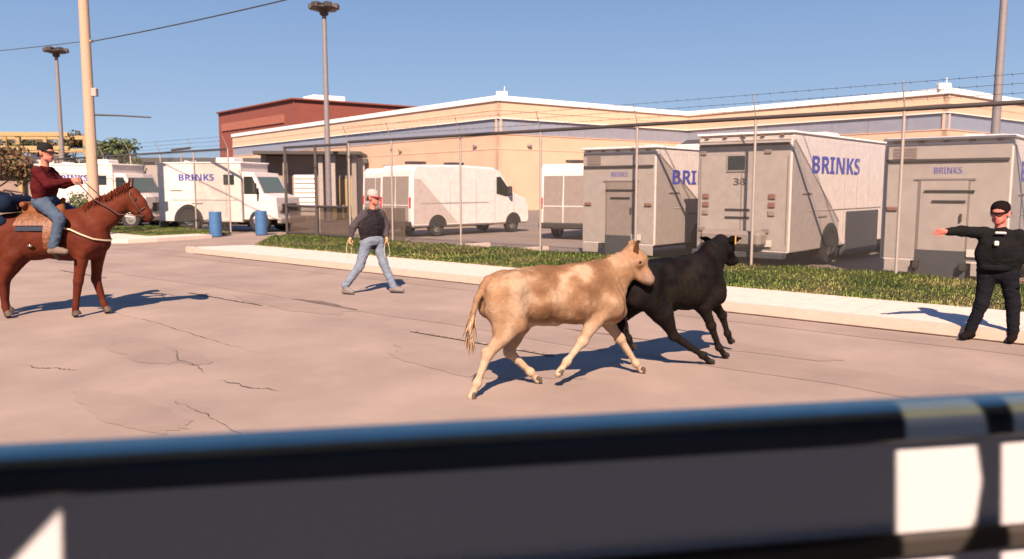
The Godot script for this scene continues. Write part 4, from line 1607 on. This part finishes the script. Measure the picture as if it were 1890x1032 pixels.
	g.box(Vector3(-1.5, 1.6, -2.2), Vector3(9, 3.2, 3.4), .05)
	part("cabin", g, M.shed, fr)
	g = Geo.new()
	for k in 3: g.box(Vector3(-4 + 2.4 * k, 3.9, -2.5), Vector3(1.6, .9, 1.6), .08)
	part("crate_load", g, M.white, fr)
	var greens := [Color(.05, .075, .02), Color(.07, .09, .03), Color(.03, .045, .015), Color(.1, .11, .04)]
	var browns := [Color(.13, .065, .03), Color(.09, .05, .025), Color(.16, .09, .04), Color(.08, .075, .025)]
	tree("dark green tree just right of the utility pole", Vector3(-28.6, 0, -59), 5.7, 2.2, greens, 2600, .16)
	tree("rust brown bushy tree at the left edge behind the horse", Vector3(-27.4, 0, -43), 4.6, 2.4, browns, 3200, .14)
	tree("olive tree top showing above the yellow steel frame", Vector3(-40, 0, -68), 6.6, 2.6, greens + browns, 2600, .16)
	tree("olive tree behind the mounted rider's shoulder", Vector3(-35.5, 0, -66), 6.3, 2.4, browns + greens, 2600, .16)
	tree("low dark bush at the foot of the utility pole", Vector3(-16.8, 0, -33), 1.5, 1.3, greens, 1500, .08, "bush")

	# ------------------------------------------------ light masts, poles, wires
	var ms := thing("light_mast", "tall grey light mast with dark lamp ring above the warehouse's left wall", "light mast", Vector3(-10.1, 0, -45), 0, "high light masts over the lot")
	light_mast(ms, 11.35, .15)
	copy(ms, "far light mast left of the wooden utility pole", Vector3(-32.3, 0, -59), 20)
	copy(ms, "light mast behind the rightmost truck, its top out of frame", Vector3(17.6, 0, -30), 40)
	var sl := thing("street_lamp", "small distant lamp above the left armoured truck's roof", "street lamp", Vector3(-28.2, 0, -70))
	g = Geo.new()
	g.tube([Vector3.ZERO, Vector3(0, 5.0, 0)], [.09, .06], 8)
	part("pole", g, M.steel, sl)
	g = Geo.new()
	g.box(Vector3(0, 5.1, 0), Vector3(1.6, .18, .4), .05, Basis(Vector3(0, 0, 1), .12))
	part("lamp_head", g, M.steel_dark, sl)
	var up := thing("utility_pole", "weathered pale wooden utility pole behind the horse's neck", "utility pole", Vector3(-15.37, 0, -30))
	g = Geo.new()
	g.tube([Vector3.ZERO, Vector3(.02, 5, 0), Vector3(.05, 10.5, 0)], [.2, .185, .165], 14)
	part("pole", g, M.wood, up)
	g = Geo.new()
	g.tube([Vector3(.1, 4.5, 0), Vector3(1.1, 4.47, .05), Vector3(2.3, 4.4, .1)], [.035, .03, .025], 8)
	part("arm", g, M.steel_dark, up)
	g = Geo.new()
	g.tube([Vector3(.17, 3.0, .05), Vector3(.17, 5.4, .05)], [.03, .03], 6)
	g.box(Vector3(.24, 5.3, 0), Vector3(.22, .3, .2), .02)
	part("conduit", g, M.grey, up)
	g = Geo.new()
	g.tube([Vector3(.1, 7.1, 0), Vector3(.3, 7.1, .05)], [.04, .06], 8)
	part("insulator", g, M.grey_door, up)
	var cb := thing("overhead_cable", "dark overhead cable rising from the wooden pole to the upper right", "cable", Vector3(-15.1, 7.1, -30))
	g = Geo.new()
	var pts := []
	var rad := []
	for i in 25:
		var t := i / 24.0
		pts.append(Vector3(28.5 * t, .9 * t - 1.7 * t * (1 - t), 22.2 * t)); rad.append(.02)
	g.tube(pts, rad, 6)
	part("cable", g, M.wire, cb)
	var cb2 := thing("overhead_cable", "thin overhead cable running from the wooden pole to the left edge", "cable", Vector3(-15.4, 7.1, -30))
	g = Geo.new()
	pts = []; rad = []
	for i in 13:
		var t := i / 12.0
		pts.append(Vector3(-14 * t, -.5 * t * (1 - t), -5 * t)); rad.append(.014)
	g.tube(pts, rad, 6)
	part("cable", g, M.wire, cb2)

	# ------------------------------------------------ fence and gate
	var f1 := thing("chain_link_fence", "chain link fence with barbed wire in front of the parked trucks", "fence")
	fence_line(f1, -22.4, 4.2, 17.1, [-22.4, -20.2, -17.1, -14.05, -11.0, -7.95, -4.9, -1.85, 1.2, 4.2])
	var gt := thing("sliding_gate", "tall chain link gate with dark rails left of the walking man", "gate")
	for u in [-22.7, -24.6, -26.5]:
		g = Geo.new()
		g.box(on(u, 17.3, 1.75), Vector3(.09, 3.3, .09), .01)
		part("gate_post", g, M.steel_dark, gt)
	for y in [.2, 1.2, 3.35]:
		g = Geo.new()
		g.tube([on(-22.7, 17.3, y), on(-26.5, 17.3, y)], [.045, .045], 8)
		part("rail", g, M.steel_dark, gt)
	g = Geo.new()
	for i in 90:
		for s in [1.0, -1.0]:
			var a := Vector2(-26.5 + i * .075 - (3.15 if s > 0 else 0.0), .2)
			var e := Vector2(a.x + 3.15 * s, 3.35)
			var lo := clampf((-26.5 - a.x) / (e.x - a.x) if s > 0 else (-22.7 - a.x) / (e.x - a.x), 0, 1)
			var hi := clampf((-22.7 - a.x) / (e.x - a.x) if s > 0 else (-26.5 - a.x) / (e.x - a.x), 0, 1)
			if hi - lo < .02: continue
			var A := a.lerp(e, lo)
			var C := a.lerp(e, hi)
			g.tube([on(A.x, 17.34 + .003 * s, A.y), on(C.x, 17.34 + .003 * s, C.y)], [.0022, .0022], 3, false)
	for k in 2:
		var sc := Geo.new()
		sc.box(on(-23.65 - 1.9 * k, 17.42, .72), Vector3(1.82, 1.0, .012), 0, Basis(U, Vector3.UP, U.cross(Vector3.UP)))
		part("screen_fabric", sc, M.screen, gt)
	var gm := part("chain_link_mesh", g, M.steel_dark, gt)
	gm.set_meta("kind", "stuff")
	var f2 := thing("chain_link_fence", "far chain link fence beyond the driveway at the left", "fence")
	fence_line(f2, -48.0, -30.2, 17.1, [-48.0, -45.0, -42.0, -39.0, -36.0, -33.0, -30.2])
	for k in 2:
		g = Geo.new()
		g.box(on(-21.3 + 1.0 - 1.05 * k + .1, 17.2, .7), Vector3(1.0, 1.05, .012), 0, Basis(U, Vector3.UP, U.cross(Vector3.UP)))
		part("screen_fabric", g, M.screen, f1)
	var d1 := thing("blue_drum", "faded blue drum beside the driveway, the left one of the pair", "drum", Vector3(-11.3, .004, -31.0), 20)
	drum(d1)
	d1.scale = Vector3(.8, 1, .8)
	copy(d1, "deep blue drum by the gate post, the right one of the pair", Vector3(-9.9, .004, -32.1), 110)

	# ------------------------------------------------ vehicles in the lot
	var tb := thing("armored_truck", "armoured truck with a square rear window and number 38, behind the black calf", "truck", on(-8.5, 17.7), ROAD_TURN, "armoured trucks parked behind the fence")
	armored_truck(tb, {"w": 2.3, "h": 3.08, "len": 6.5, "diag": true, "grey_rear": true, "kind": "window", "line_y": 2.86, "box": true, "logo": "BRINKS", "logo_len": 3.2, "logo_h": .42, "logo_x": 2.75, "logo_y": 2.42})
	var ta := thing("armored_truck", "grey backed armoured truck with a dark rear door behind the tan calf's head", "truck", on(-11.95, 17.7), ROAD_TURN, "armoured trucks parked behind the fence")
	armored_truck(ta, {"w": 2.26, "h": 2.86, "len": 5.6, "diag": true, "grey_rear": true, "kind": "door", "line_y": 2.42, "door_z": .1, "dark_door": true, "mark": "BRINKS", "box": true, "logo": "BRINKS", "logo_len": 2.8, "logo_h": .38, "logo_x": 2.2, "logo_y": 2.15})
	g = Geo.new()
	g.prism([Vector2(3.3, 2.93), Vector2(4.3, 3.3), Vector2(5.2, 3.3), Vector2(5.3, 2.93)], -.5, .95, .06)
	part("roof_fairing", g, M.slate, ta)
	var tc := thing("armored_truck", "grey backed armoured truck behind the pointing officer at the right edge", "truck", on(-4.26, 17.7), ROAD_TURN, "armoured trucks parked behind the fence")
	armored_truck(tc, {"w": 2.3, "h": 2.82, "len": 5.6, "diag": true, "grey_rear": true, "kind": "door", "line_y": 2.42, "door_z": .0, "dark_door": false, "mark": "BRINKS", "box": true, "logo": "BRINKS", "logo_len": 2.8, "logo_h": .4, "logo_x": 2.2, "logo_y": 2.2})
	var tl := thing("armored_truck", "white armoured truck seen side on beyond the driveway at left", "truck", Vector3(-14.95, 0, -36.2), -14, "armoured trucks parked behind the fence")
	armored_truck(tl, {"w": 2.2, "h": 2.88, "len": 4.0, "diag": false, "grey_rear": true, "kind": "door", "line_y": 2.42, "door_z": .0, "dark_door": false, "mark": "BRINKS", "logo": "BRINKS", "logo_len": 1.7, "logo_h": .28, "logo_x": 1.9, "logo_y": 2.3, "wr": .6, "side_window": 3.45})
	copy(tl, "white armoured truck mostly hidden behind the horse and pole", Vector3(-21.6, 0, -38.6), -12)
	var vn := thing("cargo_van", "white cargo van with red tail light behind the walking man", "van", Vector3(-4.45, 0, -31.2), 46.0, "white cargo vans in the lot")
	cargo_van(vn)
	copy(vn, "white van between the nearer van and the armoured trucks", Vector3(1.85, 0, -29.4), 60)
	copy(vn, "white van squeezed behind the walking man, left of the other van", Vector3(-6.1, 0, -36.5), 46)
	var k1 := thing("parking_block", "pale concrete parking block beside the grass behind the tan calf", "parking block", on(-15.2, 17.9), ROAD_TURN + 90, "concrete parking blocks")
	g = Geo.new()
	g.prism([Vector2(-.11, 0), Vector2(-.09, .15), Vector2(.09, .15), Vector2(.11, 0)], -.9, .9, .015)
	part("block", g, M.walk, k1)
	copy(k1, "pale concrete parking block under the white van's bumper", on(-17.6, 17.9), ROAD_TURN + 88)

	# ------------------------------------------------ people and animals
	var hpos := Vector3(-6.75, .004, -11.9)
	var horse := thing("horse", "chestnut horse standing with a rider at the left edge", "horse", hpos, 4)
	build_horse(horse)
	var sd := thing("saddle", "tan leather western saddle strapped on the chestnut horse", "saddle", hpos, 4)
	for s in [-1.0, 1.0]:
		g = Geo.new()
		arc_patch(g, -.52, .22, 18, 88, .345, .02, s)
		part("saddle_pad", g, M.navy_cloth, sd)
		g = Geo.new()
		arc_patch(g, -.46, .16, 30, 86, .365, .018, s)
		part("skirt", g, M.leather, sd)
		g = Geo.new()
		arc_patch(g, .04, .24, -22, 75, .385, .014, s)
		part("fender", g, M.leather, sd)
		g = Geo.new()
		arc_patch(g, .1, .17, -95, 30, .345, .012, s)
		part("cinch", g, M.leather_dark, sd)
		g = Geo.new()
		g.tube([Vector3(.2, 1.1, .36 * s), Vector3(.22, .98, .38 * s)], [.012, .012], 6)
		for x in [-.03, .05]: g.tube([Vector3(.27 + x, 1.03, .33 * s), Vector3(.3 + x, .93, .33 * s), Vector3(.3 + x, .93, .45 * s), Vector3(.27 + x, 1.03, .45 * s), Vector3(.27 + x, 1.03, .33 * s)], [.012, .014, .014, .012, .012], 6)
		part("stirrup", g, M.leather_dark, sd)
		g = Geo.new()
		g.tube([Vector3(.22, 1.34, .32 * s), Vector3(.42, 1.29, .325 * s), Vector3(.56, 1.22, .325 * s), Vector3(.7, 1.15, .26 * s), Vector3(.8, 1.12, .13 * s), Vector3(.84, 1.11, 0)], [.014, .014, .014, .014, .014, .014], 6)
		part("breast_strap", g, M.rope, sd)
		g = Geo.new()
		g.ball(Vector3(.3, 1.335, .335 * s), Vector3(.05, .035, .02), 10)
		g.ball(Vector3(-.16, 1.06, .3 * s), Vector3(.05, .02, .02), 10)
		part("concho", g, M.silver, sd)
	g = Geo.new()
	var lc := Color(.22, .085, .04)
	g.sculpt([B(Vector3(-.3, 1.54, 0), Vector3(.12, 1.53, 0), .09, .08, .05, lc), B(Vector3(-.31, 1.64, .13), Vector3(-.31, 1.64, -.13), .045, .045, .05, lc), B(Vector3(.16, 1.56, 0), Vector3(.19, 1.68, 0), .07, .03, .04, lc), B(Vector3(.19, 1.69, 0), Vector3(.2, 1.71, 0), .04, .035, .02, lc)], .014)
	part("seat", g, M.cloth, sd)
	var br2 := thing("bridle", "leather bridle with reins on the chestnut horse's head", "bridle", hpos, 4)
	for s in [-1.0, 1.0]:
		g = Geo.new()
		g.tube([Vector3(1.16, 1.9, .02 * s), Vector3(1.18, 1.78, .092 * s), Vector3(1.27, 1.6, .095 * s), Vector3(1.36, 1.47, .068 * s)], [.011, .011, .011, .011], 6)
		part("cheek_strap", g, M.leather_dark, br2)
		g = Geo.new()
		g.tube([Vector3(1.36, 1.47, .068 * s), Vector3(1.05, 1.5, .17 * s), Vector3(.7, 1.72, .17 * s), Vector3(.46, 1.97, .12 * s)], [.008, .008, .008, .008], 6)
		part("rein", g, M.leather_dark, br2)
		g = Geo.new()
		g.tube([Vector3(1.405, 1.61, .0), Vector3(1.36, 1.585, .075 * s), Vector3(1.28, 1.53, .078 * s), Vector3(1.24, 1.49, 0)], [.011, .011, .011, .011], 6)
		part("noseband", g, M.leather_dark, br2)
	var bd := thing("bedroll", "dark navy bedroll strapped behind the saddle at the left edge", "bedroll", hpos, 4)
	g = Geo.new()
	var nv := Color(.014, .02, .045)
	g.sculpt([B(Vector3(-.5, 1.66, -.3), Vector3(-.5, 1.66, .3), .13, .13, .05, nv), B(Vector3(-.72, 1.68, -.26), Vector3(-.72, 1.68, .26), .15, .15, .08, nv), B(Vector3(-.55, 1.4, .27), Vector3(-.75, 1.42, .27), .08, .08, .08, nv)], .016)
	part("roll", g, M.cloth, bd)
	for z in [-.17, .17]:
		g = Geo.new()
		g.tube([Vector3(-.36, 1.58, z), Vector3(-.45, 1.81, z), Vector3(-.7, 1.85, z), Vector3(-.89, 1.68, z), Vector3(-.84, 1.52, z)], [.014, .014, .014, .014, .014], 6)
		part("strap", g, M.leather_dark, bd)
	var rider := thing("person", "rider in a maroon shirt, blue jeans and dark cap on the chestnut horse", "person", hpos, 4)
	person(rider, {
		"head": Vector3(.0, 2.38, .0), "face": Vector3(1, -.05, .25),
		"shL": Vector3(-.04, 2.11, -.18), "shR": Vector3(-.05, 2.11, .18), "elL": Vector3(.1, 1.93, -.25), "elR": Vector3(.13, 1.93, .27), "haL": Vector3(.36, 1.98, -.1), "haR": Vector3(.38, 1.99, .13),
		"hdL": Vector3(1, .05, .4), "hdR": Vector3(1, .05, -.3), "paL": Vector3(0, -.3, 1), "paR": Vector3(0, -.3, -1), "curlL": .9, "curlR": .9,
		"hipL": Vector3(-.06, 1.68, -.11), "hipR": Vector3(-.06, 1.68, .11), "knL": Vector3(.31, 1.44, -.36), "knR": Vector3(.31, 1.44, .38), "anL": Vector3(.22, 1.04, -.4), "anR": Vector3(.22, 1.04, .42), "toeL": Vector3(.4, .985, -.43), "toeR": Vector3(.4, .985, .45)},
		{"skin": Color(.42, .17, .12), "top": Color(.075, .012, .014), "top_name": "shirt", "legs": Color(.07, .1, .15), "shoe": Color(.2, .15, .12), "cap": Color(.02, .02, .022), "hair": Color(.05, .03, .02), "bulk": 1.0})

	var tan_calf := thing("calf", "tan calf with mottled coat and painted flank shading running across the road", "calf", Vector3(.5, .004, -7.7), 22)
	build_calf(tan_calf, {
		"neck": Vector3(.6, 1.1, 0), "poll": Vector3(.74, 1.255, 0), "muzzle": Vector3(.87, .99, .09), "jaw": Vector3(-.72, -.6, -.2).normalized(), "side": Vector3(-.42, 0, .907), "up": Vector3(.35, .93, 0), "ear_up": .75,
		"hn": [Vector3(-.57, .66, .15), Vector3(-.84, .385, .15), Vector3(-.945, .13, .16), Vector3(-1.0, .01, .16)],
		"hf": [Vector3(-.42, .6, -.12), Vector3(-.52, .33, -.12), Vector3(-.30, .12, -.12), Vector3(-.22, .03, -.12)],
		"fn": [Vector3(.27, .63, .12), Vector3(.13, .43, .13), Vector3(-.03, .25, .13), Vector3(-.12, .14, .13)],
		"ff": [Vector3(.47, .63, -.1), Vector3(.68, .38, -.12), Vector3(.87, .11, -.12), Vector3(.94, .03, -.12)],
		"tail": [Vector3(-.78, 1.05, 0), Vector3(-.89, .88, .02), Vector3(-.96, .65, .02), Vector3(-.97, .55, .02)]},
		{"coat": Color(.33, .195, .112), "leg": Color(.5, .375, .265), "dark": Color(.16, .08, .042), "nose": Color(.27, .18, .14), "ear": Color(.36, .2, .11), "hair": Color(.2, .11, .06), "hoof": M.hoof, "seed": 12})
	var black_calf := thing("calf", "black calf with an orange ear tag running beside the tan calf", "calf", Vector3(1.78, .004, -8.6), 36)
	var bk := Color(.0125, .0105, .010)
	build_calf(black_calf, {
		"neck": Vector3(.56, 1.17, -.01), "poll": Vector3(.68, 1.29, -.02), "muzzle": Vector3(.93, 1.06, -.06), "jaw": Vector3(-.65, -.75, 0).normalized(), "side": Vector3(.2, 0, .98), "up": Vector3(.5, .86, 0), "ear_up": .15,
		"hn": [Vector3(-.40, .63, .14), Vector3(-.24, .36, .16), Vector3(.16, .11, .21), Vector3(.28, .02, .22)],
		"hf": [Vector3(-.58, .68, -.12), Vector3(-.74, .52, -.12), Vector3(-.62, .33, -.12), Vector3(-.56, .23, -.12)],
		"fn": [Vector3(.26, .62, .12), Vector3(.38, .4, .13), Vector3(.52, .14, .13), Vector3(.63, .035, .13)],
		"ff": [Vector3(.62, .66, -.1), Vector3(.86, .44, -.12), Vector3(.97, .21, -.12), Vector3(1.03, .11, -.12)],
		"tail": [Vector3(-.78, 1.05, 0), Vector3(-.87, .86, .02), Vector3(-.86, .66, .03), Vector3(-.82, .56, .03)]},
		{"coat": bk, "leg": Color(.02, .015, .013), "dark": Color(.007, .006, .006), "nose": Color(.012, .011, .011), "ear": bk, "hair": bk, "hoof": M.hoof_dark, "seed": 40, "tag": true, "tag_side": 1.0})

	var man := thing("person", "man in white cap, dark jacket and pale jeans walking along the kerb", "person", Vector3(-2.5, .004, -14.44))
	person(man, {
		"head": Vector3(.05, 1.70, 0), "face": Vector3(.95, -.12, .45),
		"shL": Vector3(.15, 1.42, -.12), "shR": Vector3(-.11, 1.42, .13), "elL": Vector3(.25, 1.2, -.14), "elR": Vector3(-.27, 1.21, .2), "haL": Vector3(.26, 1.01, -.04), "haR": Vector3(-.32, 1.03, .24),
		"hdL": Vector3(.2, -.8, .5), "hdR": Vector3(-.1, -1, .3), "paL": Vector3(-1, 0, .3), "paR": Vector3(1, 0, .3), "curlL": .7, "curlR": .7,
		"hipL": Vector3(.09, .95, -.07), "hipR": Vector3(-.06, .95, .08), "knL": Vector3(.2, .53, -.06), "knR": Vector3(-.2, .5, .1), "anL": Vector3(.37, .1, -.06), "anR": Vector3(-.46, .13, .12), "toeL": Vector3(.53, .055, -.02), "toeR": Vector3(-.33, .045, .17)},
		{"skin": Color(.42, .17, .13), "hand": Color(.45, .26, .14), "top": Color(.026, .022, .026), "sleeve": Color(.07, .06, .066), "legs": Color(.2, .24, .31), "shoe": Color(.22, .19, .18), "cap": Color(.42, .37, .35), "brim": Color(.2, .03, .03), "hair": Color(.1, .06, .04), "beard": Color(.36, .14, .1), "bulk": 1.04, "hem": -.05})
	for q in [Vector3(-.34, 1.0, .25), Vector3(.28, .96, 0)]:
		var rp := thing("rope", "pale coiled rope hanging from the walking man's %s hand" % ("rear" if q.x < 0 else "front"), "rope", Vector3(-2.5, .004, -14.44))
		g = Geo.new()
		pts = []; rad = []
		for i in 22:
			var t := i / 21.0 * TAU
			pts.append(q + Vector3(.045 * sin(t) - .01, -.17 + .16 * cos(t), .03 * sin(t * 2.0))); rad.append(.005)
		g.tube(pts, rad, 5)
		part("coil", g, M.rope, rp)

	var cop := thing("person", "officer in dark uniform and cap with arm stretched out, at right edge", "person", Vector3(5.98, .004, -9.9))
	person(cop, {
		"head": Vector3(-.05, 1.57, 0), "face": Vector3(-.75, -.1, .65),
		"shL": Vector3(.13, 1.31, .13), "shR": Vector3(-.19, 1.33, -.09), "elL": Vector3(.27, 1.1, .14), "elR": Vector3(-.49, 1.36, -.02), "haL": Vector3(.2, .9, .24), "haR": Vector3(-.73, 1.36, .08),
		"hdL": Vector3(-.3, -.8, .4), "hdR": Vector3(-1, .0, .12), "paL": Vector3(-1, 0, -.3), "paR": Vector3(0, -.4, 1), "curlL": .6, "curlR": .15,
		"hipL": Vector3(.07, .86, .05), "hipR": Vector3(-.12, .86, -.05), "knL": Vector3(.15, .46, .06), "knR": Vector3(-.17, .46, -.05), "anL": Vector3(.17, .1, .07), "anR": Vector3(-.25, .1, -.12), "toeL": Vector3(.06, .05, .2), "toeR": Vector3(-.4, .05, -.02)},
		{"skin": Color(.45, .15, .12), "top": Color(.014, .013, .015), "top_name": "uniform_shirt", "legs": Color(.014, .014, .018), "shoe": Color(.012, .011, .011), "cap": Color(.012, .011, .011), "hair": Color(.03, .02, .015), "beard": Color(.3, .08, .06), "bulk": .98, "hem": -.04})
	g = Geo.new()
	pts = []; rad = []
	for i in 25:
		var a := TAU * i / 24
		pts.append(Vector3(-.03 + .2 * cos(a), .9 + .01 * sin(a), .16 * sin(a) - .06 * cos(a) * 0.0)); rad.append(.026)
	g.tint = Color(.008, .008, .008)
	g.tube(pts, rad, 8)
	part("duty_belt", g, M.cloth, cop)
	g = Geo.new()
	g.box(Vector3(-.1, 1.345, .125), Vector3(.12, .03, .03), .01, Basis(Vector3.UP, -.6))
	g.box(Vector3(-.15, 1.22, .14), Vector3(.05, .06, .03), .01, Basis(Vector3.UP, -.6))
	part("badge", g, M.white, cop)

	# ------------------------------------------------ the dark van that the view looks out of
	var van := thing("dark_van", "dark blue van door with window sill and sunlit grey panel in the foreground", "van", Vector3(0, -.0125, -1.23), 10.4)
	g = Geo.new()
	var prof := [Vector2(.026, 1.486), Vector2(.034, 1.494)]
	for i in 13:
		var a := PI / 2 * i / 12.0
		prof.append(Vector2(-.004 + cos(a) * .038, 1.513 + sin(a) * .033))
	prof.append(Vector2(-.03, 1.547))
	prof.append(Vector2(-.05, 1.535))
	var low := Geo.new()
	for i in prof.size() - 1:
		var a: Vector2 = prof[i]
		var b: Vector2 = prof[i + 1]
		var n := Vector3(0, a.x - b.x, b.y - a.y).normalized()
		var into := low if i < 6 else g
		into.face([Vector3(-1.05, a.y, a.x), Vector3(1.2, a.y, a.x), Vector3(1.2, b.y, b.x), Vector3(-1.05, b.y, b.x)], n)
	part("window_sill", g, M.navy_paint, van)
	part("sill_trim", low, M.navy_low, van)
	g = Geo.new()
	g.box(Vector3(.075, 1.3, -.035), Vector3(2.25, .3, .03))
	part("door_core", g, M.navy_low, van)
	g = Geo.new()
	g.box(Vector3(.075, 1.245, -.012), Vector3(2.25, .5, .024))
	part("door_panel", g, M.panel, van)
	g = Geo.new()
	g.box(Vector3(.075, 1.297, .012), Vector3(2.25, .042, .024), .008)
	part("armrest", g, M.trim, van)
	g = Geo.new()
	g.box(Vector3(.075, .75, -.03), Vector3(2.25, .5, .06))
	part("door_skin", g, M.navy_low, van)
	for q in [[-1.55, 1.0], [1.575, .75]]:
		g = Geo.new()
		g.box(Vector3(q[0], 1.45, -.02), Vector3(q[1], 1.7, .08), .01)
		part("side_wall", g, M.lining, van)
	g = Geo.new()
	g.box(Vector3(-.05, 2.3, -.02), Vector3(4.0, .06, .08), .01)
	part("window_header", g, M.lining, van)
	# unseen roof, its openings shaped to throw sun patches on the door panel
	g = Geo.new()
	g.xf = Transform3D(Basis(Vector3.RIGHT, PI / 2), Vector3(0, 2.3, 0))
	for poly in [[[-2.05, .03], [1.95, .03], [1.95, .85], [-2.05, .85]], [[-2.05, 1.3], [1.95, 1.3], [1.95, 2.25], [-2.05, 2.25]],
			[[-2.05, .85], [-.889, .85], [-.882, .965], [-1.23, 1.3], [-2.05, 1.3]],
			[[-.889, .85], [.461, .85], [.378, 1.3], [-.975, 1.3], [-.882, .965]],
			[[.603, .85], [.666, .85], [.588, 1.3], [.43, 1.3], [.498, 1.222], [.561, 1.143], [.595, 1.04]],
			[[.80, .85], [1.95, .85], [1.95, 1.3], [.74, 1.3]]]:
		var pp := []
		for q in poly: pp.append(Vector2(q[0], q[1]))
		g.prism(pp, -.012, .012)
	part("roof", g, M.lining, van)
	g = Geo.new()
	g.box(Vector3(-.05, 1.03, 2.26), Vector3(4.0, .86, .06))
	g.box(Vector3(-.05, 2.26, 2.26), Vector3(4.0, .1, .06))
	for x in [-1.8, -.1, 1.7]: g.box(Vector3(x, 1.83, 2.26), Vector3(.5, .74, .06))
	part("rear_wall", g, M.lining, van)  # unseen wall; window openings added to let light onto the door panel
	for x in [-2.08, 1.98]:
		g = Geo.new()
		g.box(Vector3(x, 1.45, 1.12), Vector3(.06, 1.7, 2.22))
		part("end_wall", g, M.lining, van)
	g = Geo.new()
	g.box(Vector3(-.05, .57, 1.12), Vector3(4.0, .06, 2.2))
	part("floor", g, M.lining, van)
	for q in [[-1.5, .0], [1.4, .0], [-1.5, 2.1], [1.4, 2.1]]:
		wheel_at(van, Vector3(q[0], .33, q[1]), .33, .22)
